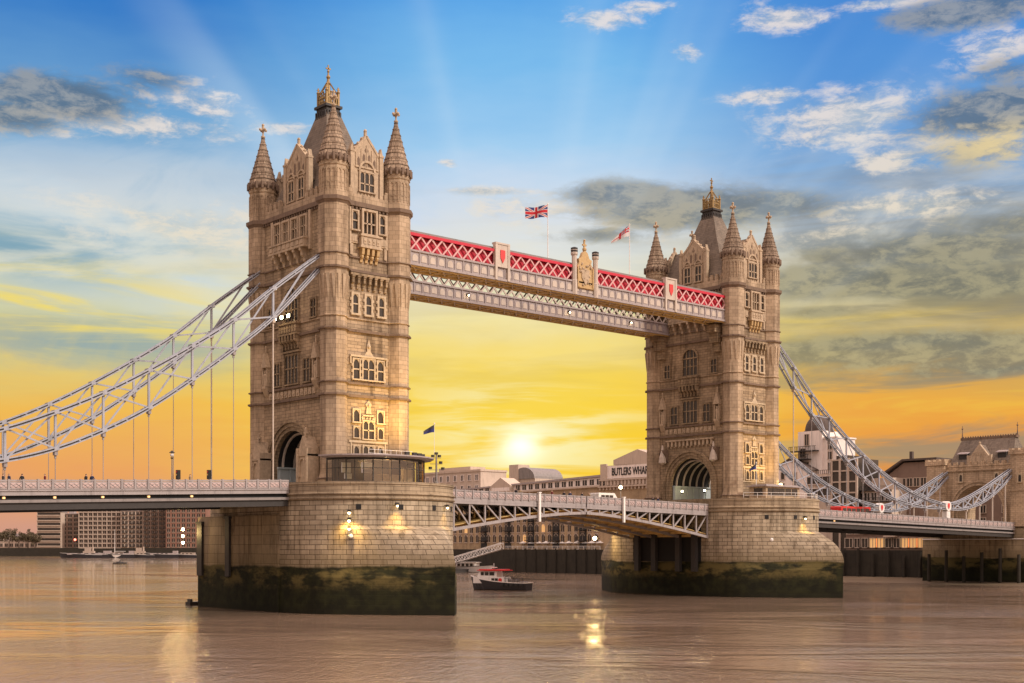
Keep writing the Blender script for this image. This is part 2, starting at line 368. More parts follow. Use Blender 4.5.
    def loft(s, secs, mi=0, cap=True, closed=True):
        n = len(secs[0]); fs = []; uvs = []
        vs = [p for sc in secs for p in sc]
        base = secs[len(secs)//2]; arc = [0.0]
        for i in range(n): arc.append(arc[-1] + (Vector(base[(i+1) % n]).xy-Vector(base[i]).xy).length)
        for j in range(len(secs)-1):
            for i in range(n if closed else n-1):
                a, b = j*n+i, j*n+(i+1) % n
                fs.append((a, b, b+n, a+n))
                uvs.append([(arc[i], vs[a][2]), (arc[i+1], vs[b][2]), (arc[i+1], vs[b+n][2]), (arc[i], vs[a+n][2])])
        s.add(vs, fs, mi, uvs)
        if cap:
            s.add(list(secs[0]), [tuple(range(n-1, -1, -1))], mi); s.add(list(secs[-1]), [tuple(range(n))], mi)
    def build(s, name, mats, parent=None, smooth=False):
        if not isinstance(mats, (list, tuple)): mats = [mats]
        me = bpy.data.meshes.new(name); me.from_pydata([tuple(v) for v in s.v], [], s.f)
        for m in mats: me.materials.append(m if not isinstance(m, str) else M[m])
        uvl = me.uv_layers.new(name='UVMap')
        for i, p in enumerate(me.polygons):
            p.material_index = s.mi[i]; p.use_smooth = smooth
            if i in s.uv:
                for k, li in enumerate(p.loop_indices): uvl.data[li].uv = s.uv[i][k]
            else:
                n = p.normal
                if abs(n.z) > 0.9:
                    for li in p.loop_indices:
                        c = me.vertices[me.loops[li].vertex_index].co; uvl.data[li].uv = (c.x, c.y)
                else:
                    t = Vector((-n.y, n.x, 0)).normalized()
                    for li in p.loop_indices:
                        c = me.vertices[me.loops[li].vertex_index].co; uvl.data[li].uv = (c.dot(t), c.z)
        o = bpy.data.objects.new(name, me); COL.objects.link(o)
        if parent is not None: o.parent = parent
        return o
def thing(name, label, cat, loc=(0,0,0), rz=0.0, group=None, obj=None):
    o = obj or bpy.data.objects.new(name, None)
    if obj is None: COL.objects.link(o); o.location = loc; o.rotation_euler = (0, 0, rz); o.empty_display_size = 1.0
    o['label'] = label; o['category'] = cat
    if group: o['group'] = group
    return o
def light(name, typ, par, loc, energy, col, size=.15, aim=None, spot=None, blend=.6):
    l = bpy.data.lights.new(name, typ); l.energy = energy; l.color = col
    if typ in ('POINT','SPOT'): l.shadow_soft_size = size
    if spot: l.spot_size = R(spot); l.spot_blend = blend
    o = bpy.data.objects.new(name, l); COL.objects.link(o); o.location = loc
    if aim is not None: o.rotation_euler = (Vector(loc)-Vector(aim)).to_track_quat('Z','Y').to_euler()
    if par is not None: o.parent = par
    return o
def struct(o, kind='structure'): o['kind'] = kind; return o
def kids(o): return [c for c in bpy.data.objects if c.parent == o]
def copy_tree(o, parent=None, cache=None):
    c = o.copy(); COL.objects.link(c); c.parent = parent
    for ch in kids(o): copy_tree(ch, c)
    return c
def interp(tab, x):
    if x <= tab[0][0]: (a, fa), (b, fb) = tab[0], tab[1]
    elif x >= tab[-1][0]: (a, fa), (b, fb) = tab[-2], tab[-1]
    else:
        for (a, fa), (b, fb) in zip(tab[:-1], tab[1:]):
            if a <= x <= b: break
    return fa+(fb-fa)*(x-a)/(b-a)
def smooth_tab(tab, n=8):                      # Catmull-Rom resampling of a table
    out = []
    for i in range(len(tab)-1):
        p0 = tab[max(0, i-1)]; p1 = tab[i]; p2 = tab[i+1]; p3 = tab[min(len(tab)-1, i+2)]
        m1 = (p2[1]-p0[1])/(p2[0]-p0[0]); m2 = (p3[1]-p1[1])/(p3[0]-p1[0]); h = p2[0]-p1[0]
        for k in range(n):
            t = k/n; t2, t3 = t*t, t*t*t
            out.append((p1[0]+h*t, (2*t3-3*t2+1)*p1[1]+(t3-2*t2+t)*h*m1+(-2*t3+3*t2)*p2[1]+(t3-t2)*h*m2))
    out.append(tab[-1]); return out
def unpx(px, py, x=None, y=None, z=None, d=None):     # where the line of sight through a photo pixel meets a plane (survey helper)
    r = (px-512)/FPX; u = (HOR-py)/FPX
    v = Vector((cy_*r+sy_, -sy_*r+cy_, u))
    if x is not None: t = (x-CAMPOS.x)/v.x
    elif y is not None: t = (y-CAMPOS.y)/v.y
    elif z is not None: t = (z-CAMPOS.z)/v.z
    else: t = d
    return CAMPOS+v*t

# ================================================================== SETTING
# river
m, t, b = newmat('river_water')
g = t.node('ShaderNodeNewGeometry').outputs['Position']; x, y, z = t.sep(g)
ca, sa_ = math.cos(R(48)), math.sin(R(48))
xr = t.add(t.mul(x, ca), t.mul(y, -sa_)); yr = t.add(t.mul(x, sa_), t.mul(y, ca))
w1 = t.noise(t.comb(t.mul(xr, 1.3), t.mul(yr, 0.5), 0.0), 0.80, 5, 0.6, 0.7)
w2 = t.noise(t.comb(t.mul(xr, 1.1), t.mul(yr, 0.7), 3.0), 2.6, 3, 0.6, 0.4)
w3 = t.noise(t.comb(t.mul(xr, 0.6), yr, 7.0), 0.12, 4, 0.5, 0.8)
gust = t.ss(t.noise(t.comb(t.mul(xr, 0.45), yr, 1.0), 0.035, 4, 0.65, 1.0), 0.38, 0.60, 0.25, 1.35)
mud = t.mix(t.ss(t.noise(g, 0.02, 3, 0.5), 0.3, 0.7), (0.215, 0.155, 0.108, 1), (0.27, 0.195, 0.14, 1))
t.put(b.inputs['Base Color'], mud); b.inputs['IOR'].default_value = 1.33
t.put(b.inputs['Roughness'], 0.03); b.inputs['Specular IOR Level'].default_value = 1.0
bn = t.node('ShaderNodeBump'); bn.inputs['Strength'].default_value = 1.0; bn.inputs['Distance'].default_value = 0.10
hgt = t.add(t.mul(t.add(w1, t.mul(w2, 0.5)), gust), t.mul(w3, 0.6))
t.put(bn.inputs['Height'], hgt); t.l.new(bn.outputs[0], b.inputs['Normal'])
M['water'] = m
mb = MB(); mb.add([(-9000,-9000,0),(9000,-9000,0),(9000,9000,0),(-9000,9000,0)], [(0,1,2,3)]); struct(mb.build('river', 'water'))
# south and east bank: one mass of land with a dark algae covered quay wall, bending away to the left
M['quay'] = plain('algae_stained_quay_wall', (.030,.026,.018), .85, var=.6, scale=.4, streak=.5)
M['land'] = plain('paved_bank', (.16,.14,.11), .9, var=.25, scale=.05)
edge = [(186,-900), (186,-60), (186,150), (184,262), (235,420), (420,700), (478,800), (540,880), (470,946), (335,1066), (150,1180), (-200,1300), (-900,1450)]
outer = [(-3000,9000), (9000,9000), (9000,-900)]
mb = MB(); E_ = edge+outer; n = len(E_)
zt = 7.6
mb.add([(x, y, zt) for x, y in E_], [tuple(range(n))], 1)
mb.add([(x, y, -1) for x, y in edge]+[(x, y, zt) for x, y in edge], [(i, i+1, len(edge)+i+1, len(edge)+i) for i in range(len(edge)-1)], 0)
struct(mb.build('riverbank', ['quay', 'land']))
M['mud'] = plain('wet_mud', (.15,.115,.075), .45, var=.35, scale=.15, bump=.4)
mb = MB(); mb.add([(186,-120,.9),(186,60,.9),(166,62,-.15),(163,20,-.15),(166,-30,-.15),(160,-120,-.2)], [(0,1,2,3,4,5)]); struct(mb.build('foreshore', 'mud'))
mb = MB(); mb.box(-700, -98.7, -500, 300, -2, 6.6); struct(mb.build('quay', 'land'))

# ================================================================== PIERS
PR = 11.9                     # pier half width
def footprint(B, grow=0.0, n=16, A=1.0):
    pts = []
    r = PR
    for end in (-1, 1):
        for k in range(2*n+1):
            ph = math.pi*k/(2*n)
            sx, sy = r*math.cos(ph), 8.5+r*math.sin(ph)
            off = 1-abs(ph-math.pi/2)/(math.pi/2); tt = off**.8      # 0 at the side, 1 at the nose
            hx = (1 if ph < math.pi/2 else -1)*r*(1-tt**2.0); hy = 8.5+19.0*tt
            tn = math.acos(r/19.5); o2 = abs(ph-math.pi/2)          # the pointed cap above the tide line is tangent to the drum
            if o2 >= tn: gx, gy = sx, sy
            else: f = o2/tn; gx, gy = (1 if ph < math.pi/2 else -1)*r*math.sin(tn)*f, 28.0+(8.5+r*math.cos(tn)-28.0)*f
            hx, hy = gx+(hx-gx)*A, gy+(hy-gy)*A
            X = sx+(hx-sx)*B; Y = sy+(hy-sy)*B
            L = math.hypot(X, Y); X *= 1+grow/L; Y *= 1+grow/L
            pts.append((X, -Y) if end < 0 else (-X, Y))
    # front end runs +x -> -x at y<0 : make the loop counter-clockwise
    fr = pts[:2*n+1][::-1]; bk = pts[2*n+1:][::-1]
    return fr+bk
def make_pier(cx, label, dark_side):
    root = thing('bridge_pier', label, 'bridge pier', (cx, 0, 0), group='granite piers of the bridge')
    secs = []
    zs = [-2, 0.5, 3, 4.6, 5.0, 5.4, 5.7] + [5.7+5.3*k/12 for k in range(1, 13)] + [12.6, 14.3]
    for zz in zs:
        B = 1.0 if zz <= 5.7 else (max(0, 1-((zz-5.7)/5.3)**2.0)**.55 if zz < 10.99 else 0.0)
        secs.append([(x, y, zz) for x, y in footprint(B, A=.35 if zz <= 4.6 else .35*max(0.0, (5.7-zz)/1.1))])
    mb = MB(); mb.loft(secs); mb.build('pier_wall', 'pier', root)
    mb = MB()
    prof = [(14.3,.05),(14.45,.30),(14.6,.30),(14.7,.12),(14.9,.12),(15.0,.34),(15.15,.34),(15.25,.08),(16.25,.06),(16.3,.2),(16.6,.2)]
    mb.loft([[(x, y, zz) for x, y in footprint(0, gr)] for zz, gr in prof]); mb.build('parapet', 'piercop', root)
    if dark_side:                              # bascule chamber front: bulkhead and timber posts under the deck
        sx = dark_side
        mb = MB(); mb.box(*sorted((sx*(PR-.1), sx*(PR+.2))), -7.6, 8.0, 5.9, 11.6); mb.build('bulkhead', 'near_black', root)
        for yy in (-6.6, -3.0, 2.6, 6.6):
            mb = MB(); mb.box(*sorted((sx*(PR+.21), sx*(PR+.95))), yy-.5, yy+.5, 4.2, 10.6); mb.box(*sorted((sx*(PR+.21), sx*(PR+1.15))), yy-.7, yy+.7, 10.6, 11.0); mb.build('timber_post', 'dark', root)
    for ya in (-1.0,):
        pass
    for a in (-128, -102, -76, -50):
        ca2, sa2 = math.cos(R(a)), math.sin(R(a))
        F = Fr((PR*ca2, -8.5+PR*sa2, 0), (-sa2, ca2, 0), (ca2, sa2, 0))
        mb = MB(); mb.fbox(F, -.32, .32, 13.1, 13.75, -.1, .06); mb.build('vent', 'near_black', root)
    return root
pierL = make_pier(0.0, 'nearer left granite pier with dark algae below the tide line, under the left tower', 1)
pierR = make_pier(S, 'further right granite pier with dark timber posts under the roadway, below the right tower', -1)
mb = MB(); mb.box(-PR-.25, -PR+.6, -6.8, 14.6, -1.0, 12.6); mb.build('rendered_wall', 'pierslab', pierL)
# dark fender columns on the approach side of the left pier
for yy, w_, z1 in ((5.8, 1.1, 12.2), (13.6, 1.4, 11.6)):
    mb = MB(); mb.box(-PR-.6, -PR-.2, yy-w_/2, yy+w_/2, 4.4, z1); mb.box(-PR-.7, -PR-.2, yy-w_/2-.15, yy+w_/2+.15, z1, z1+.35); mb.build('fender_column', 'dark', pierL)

# ================================================================== TOWERS
WX, WY = 5.8, 9.5
FX = Fr((-WX, 0, 0), (0, -1, 0), (-1, 0, 0))
FY = Fr((0, -WY, 0), (1, 0, 0), (0, -1, 0))
FX2 = Fr((WX, 0, 0), (0, 1, 0), (1, 0, 0))
FY2 = Fr((0, WY, 0), (-1, 0, 0), (0, 1, 0))
def arc(cx, cz, r, a0, a1, n=14): return [(cx+r*math.cos(R(a0+(a1-a0)*k/n)), cz+r*math.sin(R(a0+(a1-a0)*k/n))) for k in range(n+1)]
def pointed(u0, u1, w, rise):                  # pointed arch outline from (u0,w) over the top to (u1,w)
    c = (u0+u1)/2; h = (u1-u0)/2; L = []
    for k in range(6): t = k/5; L.append((u0+h*(1-math.cos(t*math.pi/2))*0.9+h*0.1*t, w+rise*math.sin(t*math.pi/2)))
    L[-1] = (c, w+rise)
    return L+[(2*c-u, v) for u, v in L[-2::-1]]
def win_geo(mb, F, u, w0, wd, ht, lights=1, transom=None, fw=.22, fd=.22, mi=0, quoin=0.0, head=True, pane_mi=1, pane=True, rise=None):
    u0, u1, w1 = u-wd/2, u+wd/2, w0+ht
    mb.fbox(F, u0-fw, u0, w0-fw*.6, w1+fw, -.05, fd, mi); mb.fbox(F, u1, u1+fw, w0-fw*.6, w1+fw, -.05, fd, mi)
    mb.fbox(F, u0-.002, u1+.002, w1, w1+fw, -.05, fd-.01, mi); mb.fbox(F, u0-fw-.1, u1+fw+.1, w0-fw*.9, w0, -.05, fd+.1, mi)
    if quoin:
        k = 0; zq = w0
        while zq < w1-.15:
            if k % 2 == 0:
                mb.fbox(F, u0-fw-quoin, u0-fw+.01, zq, zq+.38, -.05, fd-.03, mi); mb.fbox(F, u1+fw-.01, u1+fw+quoin, zq, zq+.38, -.05, fd-.03, mi)
            zq += .42; k += 1
    lw = wd/lights; rs = rise or lw*.8
    for i in range(lights):
        a, c_ = u0+i*lw, u0+(i+1)*lw
        if i: mb.fbox(F, a-.075, a+.075, w0, w1, -.04, fd*.7, mi)
        if head:
            P = pointed(a, c_, w1-rs, rs*.95); h = len(P)//2
            mb.fprism(F, [(a, w1)]+P[:h+1]+[((a+c_)/2, w1)], 0.0, fd*.6, mi)
            mb.fprism(F, [((a+c_)/2, w1)]+P[h:]+[(c_, w1)], 0.0, fd*.6, mi)
    if transom: mb.fbox(F, u0, u1, transom-.08, transom+.08, -.04, fd*.7, mi)
    if pane: mb.fbox(F, u0-.01, u1+.01, w0-.01, w1+.01, -.06, .03, pane_mi)
def window(par, F, u, w0, wd, ht, mat='trim', **kw):
    mb = MB(); win_geo(mb, F, u, w0, wd, ht, pane=False, **kw); o = mb.build('window', mat, par)
    p = MB(); p.fbox(F, u-wd/2-.01, u+wd/2+.01, w0-.01, w0+ht+.01, -.06, .03); p.build('pane', 'glass', o); return o
TUR = [(-5.05,-8.9), (-5.05,8.9), (5.05,-8.9), (5.05,8.9)]
def finial_geo(mb, cx, cy, z0, h, mi=0):
    mb.lathe(cx, cy, [(z0,.14),(z0+.15,.30),(z0+.3,.30),(z0+.4,.13),(z0+h*.45,.11)], 8, mi=mi)
    zc = z0+h*.62
    mb.box(cx-.13, cx+.13, cy-.13, cy+.13, z0+h*.42, z0+h*.95, mi)
    mb.box(cx-.46, cx+.46, cy-.12, cy+.12, zc-.12, zc+.12, mi); mb.box(cx-.12, cx+.12, cy-.46, cy+.46, zc-.121, zc+.121, mi)
    for sx, sy in ((1,0),(-1,0),(0,1),(0,-1)): mb.ball((cx+.46*sx, cy+.46*sy, zc), .2, mi, 6)
    mb.ball((cx, cy, z0+h*.97), .22, mi, 6)
def oct_frames(cx, cy, r):
    out = []
    for i in range(8):
        a = math.pi/4*i; n = Vector((math.cos(a), math.sin(a), 0)); ap = r*math.cos(math.pi/8)
        out.append(Fr((cx+n.x*ap, cy+n.y*ap, 0), (-n.y, n.x, 0), n))
    return out
def make_tower(label):
    T = thing('bridge_tower', label, 'bridge tower', (0,0,0), group='gothic towers of the bridge')
    # --- walls: lower stage with the road arch running right through, upper stages
    mb = MB()
    F0 = Fr((WX, 0, 0), (0, -1, 0), (-1, 0, 0))
    notch = [(-4.7, 16.4)] + arc(0, 19.5, 4.7, 180, 0, 20) + [(4.7, 16.4)]
    mb.fprism(F0, [(-WY,16.4)]+[(u,w) for u,w in notch]+[(WY,16.4),(WY,28.2),(-WY,28.2)], 0, 2*WX)
    mb.box(-WX, WX, -WY, WY, 28.2, 53.9)
    mb.build('wall', 'stone', T)
    # --- turrets
    for ti, (cx, cy) in enumerate(TUR):
        mb = MB()
        mb.lathe(cx, cy, [(16.4,2.15),(17.3,2.15),(17.5,1.95),(18.2,1.8),(41.0,1.78),(43.8,2.02),(53.6,2.02)], 8)
        t_ = mb.build('corner_turret', 'ashlar', T)
        mb = MB(); mb.lathe(cx, cy, [(53.9,1.95),(58.0,1.88),(58.1,2.0),(58.3,2.0),(58.35,1.9),(58.7,1.95)], 8)
        for F in oct_frames(cx, cy, 1.9):      # blind tracery panels
            for uu in (-.58, 0, .58): mb.fbox(F, uu-.06, uu+.06, 54.9, 57.6, -.05, .1)
            for uu in (-.29, .29):
                P = pointed(uu-.24, uu+.24, 57.1, .42); mb.fprism(F, [(uu-.24,57.62)]+P+[(uu+.24,57.62)], -.03, .08)
                mb.fbox(F, uu-.24, uu+.24, 55.7, 55.85, -.03, .08)
        mb.build('turret_drum', 'ashlar', t_)
        mb = MB(); mb.lathe(cx, cy, [(58.7,2.0),(59.0,2.22),(59.2,2.22),(59.35,2.08)], 8)
        for i in range(16):
            a = 2*math.pi*(i+.5)/16; x_, y_ = cx+2.06*math.cos(a), cy+2.06*math.sin(a)
            mb.box(x_-.14, x_+.14, y_-.14, y_+.14, 58.55, 59.5)
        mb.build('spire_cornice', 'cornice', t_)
        mb = MB(); prof = []
        for k in range(9):
            f = k/8; r0 = 2.06*(1-f)**1.06+.2*f; zz = 59.35+6.75*f
            prof += [(zz, r0), ] if k == 8 else [(zz, r0), (zz+.70, r0-.21*(1-f*.3)), (zz+.705, r0-.13*(1-f*.3)), (zz+.80, r0-.15*(1-f*.3))]
        mb.lathe(cx, cy, prof, 8); mb.build('spire', 'spire', t_)
        mb = MB(); finial_geo(mb, cx, cy, 66.05, 1.95); mb.build('finial', 'trim', t_)
        mb = MB()
        for F in oct_frames(cx, cy, 1.8):      # pendant corbels where the turret widens
            for uu in (-.38, .38):
                A = F.p(uu-.25, 43.9, .36); B = F.p(uu+.25, 43.9, .36); Cc = F.p(uu, 40.4, .02); D = F.p(uu-.25, 43.9, -.1); E2 = F.p(uu+.25, 43.9, -.1)
                mb.add([A,B,Cc,D,E2], [(0,2,1),(0,3,2),(1,2,4),(0,1,4,3)])
        mb.build('pendant_corbel', 'trim', t_)
    # --- string courses: one part per level
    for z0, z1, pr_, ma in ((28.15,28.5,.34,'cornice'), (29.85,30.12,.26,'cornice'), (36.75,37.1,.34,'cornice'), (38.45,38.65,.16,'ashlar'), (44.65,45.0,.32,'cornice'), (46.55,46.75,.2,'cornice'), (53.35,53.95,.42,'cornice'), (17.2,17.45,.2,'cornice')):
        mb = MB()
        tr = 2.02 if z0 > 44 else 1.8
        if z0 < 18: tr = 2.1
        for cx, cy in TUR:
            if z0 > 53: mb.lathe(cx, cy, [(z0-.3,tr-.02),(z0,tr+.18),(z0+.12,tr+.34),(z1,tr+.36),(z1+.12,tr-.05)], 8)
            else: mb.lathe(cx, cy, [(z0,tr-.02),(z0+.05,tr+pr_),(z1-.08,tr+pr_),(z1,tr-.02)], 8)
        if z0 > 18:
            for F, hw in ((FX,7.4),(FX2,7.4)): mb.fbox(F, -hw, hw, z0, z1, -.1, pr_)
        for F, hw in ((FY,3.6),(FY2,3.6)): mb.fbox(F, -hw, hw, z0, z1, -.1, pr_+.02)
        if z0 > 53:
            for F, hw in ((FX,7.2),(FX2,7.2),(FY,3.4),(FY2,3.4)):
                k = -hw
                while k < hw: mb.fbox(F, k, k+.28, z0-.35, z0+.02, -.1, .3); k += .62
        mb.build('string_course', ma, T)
    # --- parapet with stepped merlons
    mb = MB()
    for F, hw, gw in ((FX,7.2,2.9),(FX2,7.2,2.9),(FY,3.2,2.3),(FY2,3.2,2.3)):
        mb.fbox(F, -hw, hw, 53.9, 55.0, -.45, .08)
        k = -hw+.1
        while k < hw-.4:
            if abs(k+.35) > gw+.2: mb.fbox(F, k, k+.7, 55.0, 55.75, -.42, .05); mb.fbox(F, k+.15, k+.55, 55.75, 56.05, -.42, .05)
            k += 1.15
    mb.build('battlement', 'ashlar', T)
    # --- main roof
    mb = MB(); prof = [(54.0,5.0,8.4),(56.0,4.6,7.0),(60.0,3.45,4.75),(64.0,2.25,2.95),(68.6,1.0,1.15)]
    secs = [[(-a,-b_,z_),(a,-b_,z_),(a,b_,z_),(-a,b_,z_)] for z_,a,b_ in prof]; mb.loft(secs); mb.build('roof', 'slate', T)
    mb = MB(); mb.box(-1.1,1.1,-1.25,1.25,68.5,69.0)
    mb.box(-1.35,1.35,-1.5,1.5,69.0,69.35)
    for k in range(6):
        for sgn in (-1,1): mb.box(-1.1+k*.4,-.9+k*.4,sgn*1.28-.2,sgn*1.28+.2,67.5,68.5); mb.box(sgn*1.12-.2,sgn*1.12+.2,-1.25+k*.46,-1.03+k*.46,67.5,68.5)
    mb.build('roof_cap', 'dark', T)
    mb = MB()                                    # gilded cresting
    for x_ in (-.95,.95):
        for y_ in (-1.05,1.05):
            mb.box(x_-.15,x_+.15,y_-.15,y_+.15,69.35,71.2); mb.ball((x_,y_,71.3),.28,0,6); mb.box(x_-.07,x_+.07,y_-.07,y_+.07,71.4,72.0); mb.box(x_-.22,x_+.22,y_-.06,y_+.06,71.65,71.78)
            mb.bar((x_,y_,70.8),(0,0,73.0),.2,.2); mb.bar((x_,y_,69.6),(0,0,71.4),.14,.14)
    for s_ in (-1,1):
        for zz in (69.5,70.3): mb.box(-.95,.95,s_*1.05-.08,s_*1.05+.08,zz,zz+.14); mb.box(s_*.95-.08,s_*.95+.08,-1.05,1.05,zz,zz+.14)
        for k in range(4):
            q = -.6+k*.4; h = 70.8+(.4 if k in (1,2) else 0)
            mb.box(q-.07,q+.07,s_*1.05-.07,s_*1.05+.07,69.4,h); mb.ball((q,s_*1.05,h),.16,0,5)
            mb.box(s_*.95-.07,s_*.95+.07,q*1.1-.07,q*1.1+.07,69.4,h); mb.ball((s_*.95,q*1.1,h),.16,0,5)
    mb.lathe(0,0,[(69.3,.55),(70.4,.4),(72.4,.26),(72.6,.4),(72.8,.22),(74.2,.1)],8); mb.ball((0,0,73.5),.32,0,6); mb.ball((0,0,74.3),.2,0,6); mb.box(-.38,.38,-.07,.07,74.6,74.78); mb.box(-.07,.07,-.07,.07,74.2,75.2)
    mb.build('roof_cresting', 'gold', T)
    # --- gables on the four sides
    for F, hw, setb, two in ((FX,2.9,-.75,True),(FX2,2.9,-.75,True),(FY,2.35,-.35,False),(FY2,2.35,-.35,False)):
        Fg = Fr(F.o+F.n*setb, F.u, F.n)
        mb = MB()
        mb.fprism(Fg, [(-hw,53.9),(hw,53.9),(hw,60.2),(0,63.2),(-hw,60.2)], -.45, 0)
        for s_ in (-1,1):                        # pinnacle buttresses and stepped coping
            mb.fbox(Fg, s_*hw-.3, s_*hw+.3, 53.9, 60.7, -.5, .18); mb.fbox(Fg, s_*hw-.36, s_*hw+.36, 60.7, 60.95, -.55, .26)
            mb.fprism(Fg, [(s_*hw-.28,60.95),(s_*hw+.28,60.95),(s_*hw,61.9)], -.45, .1)
            a = Fg.p(s_*hw,60.35,-.3); c = Fg.p(0,63.15,-.3); mb.bar(a, c, .75, .3)
            for k in range(1,4):
                q = a.lerp(c, k/4); mb.ball(q+Vector((0,0,.3)), .24, 0, 6)
        mb.fbox(Fg, -.16,.16,62.9,63.8,-.45,-.15); mb.ball(Fg.p(0,63.9,-.3), .26, 0, 6)
        # blind tracery
        ww = 3.4 if two else 2.9
        for k in range(5):
            uu = -hw*.72+hw*1.44*k/4; mb.fbox(Fg, uu-.06, uu+.06, 58.9, 60.3+1.6*(1-abs(uu)/hw), -.02, .1)
        mb.fbox(Fg, -hw*.8, hw*.8, 58.75, 58.9, -.02, .16); mb.fbox(Fg, -hw*.85, hw*.85, 54.75, 54.95, -.02, .2)
        for k in range(6):
            uu = -hw*.7+hw*1.4*(k+.5)/6; mb.fprism(Fg, [(uu-.2,55.05),(uu+.2,55.05),(uu,55.5)], -.02, .12)
        for k in range(4):
            uu = -hw*.54+hw*1.08*k/3; h_ = 59.2+1.5*(1-abs(uu)/hw); mb.fprism(Fg, [(uu-.2,59.1),(uu+.2,59.1),(uu+.2,h_),(uu,h_+.35),(uu-.2,h_)], -.02, .03, 1)  # dark flush plates, shade of recessed panels put into their colour
        mb.fprism(Fg, [(-.32,61.2),(0,60.8),(.32,61.2),(0,61.75)], -.02, .04, 1)
        for s_ in (-1,1): mb.fbox(Fg, s_*hw*.86-.1, s_*hw*.86+.1, 55.2, 58.4, -.02, .02, 1)
        gb = mb.build('gable', ['trim','cornice'], T)
        mb = MB()
        if two:
            for uu in (-1.25, 1.25): win_geo(mb, Fg, uu, 55.6, 1.35, 2.7, lights=2, transom=56.8, fw=.2)
        else: win_geo(mb, Fg, 0, 55.7, 2.2, 2.5, lights=3, transom=56.7, fw=.2)
        for uu in ((-1.25,1.25) if two else (0,)):
            wd = .9 if two else 1.4
            P = pointed(uu-wd, uu+wd, 58.35, 1.15 if two else 1.5); Q = [(uu+(u-uu)*.8, 58.35+(w-58.35)*.8) for u, w in P]
            for (p1, p2), (q1, q2) in zip(zip(P[:-1], P[1:]), zip(Q[:-1], Q[1:])): mb.fprism(Fg, [p1, p2, q2, q1], -.02, .22, 0)
        mb.build('window', ['trim', 'glass'], gb)
        mb = MB(); Fd = Fr(F.o+F.n*(setb-.45), F.u, F.n)
        dp = -2.9 if two else -3.2
        mb.fprism(Fd, [(-hw+.05,57.9),(-hw+.05,58.15),(0,62.75),(hw-.05,58.15),(hw-.05,57.9)], dp, 0)
        mb.build('dormer_roof', 'slate', gb)
        mb = MB(); mb.fbox(Fd, -hw+.8, hw-.8, 54.2, 57.88, dp, .0); mb.build('dormer_cheek', 'near_black', gb)  # near-black colour stands in for the shade beside the gable
    # --- road arch: hood mouldings, recessed orders, ribs and lining
    for F in (FX, FX2):
        mb = MB()
        for r0, r1, d0, d1 in ((5.75,6.2,-.1,.42),(5.2,5.75,-.1,.22),(4.68,5.2,-.3,.06)):
            P = [(-r1,16.4)]+arc(0,19.5,r1,180,0,24)+[(r1,16.4),(r0,16.4)]+arc(0,19.5,r0,0,180,24)+[(-r0,16.4)]
            mb.fprism(F, P, d0, d1)
        mb.build('arch_moulding', 'stone_arch', T)
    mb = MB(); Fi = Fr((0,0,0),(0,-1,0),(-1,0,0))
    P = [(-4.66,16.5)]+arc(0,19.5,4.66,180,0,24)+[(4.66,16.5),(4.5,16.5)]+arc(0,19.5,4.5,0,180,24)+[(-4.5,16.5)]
    mb.fprism(Fi, P, -5.2, 5.2); mb.build('arch_lining', 'near_black', T)
    for k in range(6):
        xx = -4.6+k*1.84; mb = MB()
        P = [(-4.48,19.3)]+arc(0,19.5,4.48,180,0,24)+[(4.48,19.3),(4.22,19.3)]+arc(0,19.5,4.22,0,180,24)+[(-4.22,19.3)]
        mb.fprism(Fi, P, xx-.12, xx+.12); mb.build('vault_rib', 'cream', T)
    for s_ in (-1,1):
        mb = MB(); mb.fbox(Fi, *sorted((s_*4.49, s_*4.25)), 16.5, 19.2, -5.4, 5.4)
        for k in range(7): mb.fbox(Fi, *sorted((s_*4.26, s_*4.12)), 16.5, 19.25, -5.3+k*1.72, -5.05+k*1.72)
        mb.fbox(Fi, *sorted((s_*4.49, s_*4.0)), 19.2, 19.45, -5.5, 5.5)
        mb.build('wall_panel', 'palewood', T)
    # --- arch-side windows (both long faces)
    for F in (FX, FX2):
        window(T, F, 0, 30.5, 3.3, 3.9, 'stone_arch', lights=4, transom=32.6)
        for s_ in (-1,1): window(T, F, s_*3.75, 30.5, 1.5, 3.1, 'stone_arch', lights=2, transom=32.2)
        mb = MB(); win_geo(mb, F, 0, 38.95, 3.3, 2.9, lights=4, transom=40.5, head=False, pane=False)
        P = [(-1.65,41.8)]+arc(0,41.85,1.65,180,0,14); Q = [(u*1.18, 41.85+(w-41.85)*1.18) for u, w in arc(0,41.85,1.65,0,180,14)]
        mb.fprism(F, arc(0,41.85,2.0,180,0,16)+arc(0,41.85,1.65,0,180,16), -.05, .3)
        for uu in (-.82,0,.82): mb.fbox(F, uu-.07, uu+.07, 41.8, 41.85+math.sqrt(1.65**2-uu*uu), -.04, .16)
        wo = mb.build('window', 'stone_arch', T)
        p = MB(); p.fprism(F, [(-1.66,38.94),(1.66,38.94)]+arc(0,41.85,1.66,0,180,16), -.06, .03); p.build('pane', 'glass', wo)
        for s_ in (-1,1): window(T, F, s_*5.4, 38.9, 1.25, 2.4, 'stone_arch', lights=2, transom=40.2)
        # canopy balcony between the two storeys
        mb = MB()
        mb.fbox(F, -2.2, 2.2, 37.1, 38.5, -.1, .75); mb.fbox(F, -2.4, 2.4, 38.45, 38.7, -.1, .95); mb.fbox(F, -2.3,2.3,37.0,37.2,-.1,.9)
        for k in range(7): uu = -1.95+k*.65; mb.fbox(F, uu-.22, uu+.22, 37.35, 38.3, .7, .82)
        for k in range(6):
            uu = -1.9+k*.76
            mb.fprism(Fr(F.p(uu-.16,0,0), F.n, -F.u), [(0,34.9),(.35,35.2),(.4,35.8),(.9,36.2),(.95,37.0),(0,37.0)], -.32, 0)
        mb.fbox(F, -2.2,2.2,34.7,34.95,-.05,.4)
        mb.build('balcony', 'stone_arch', T)
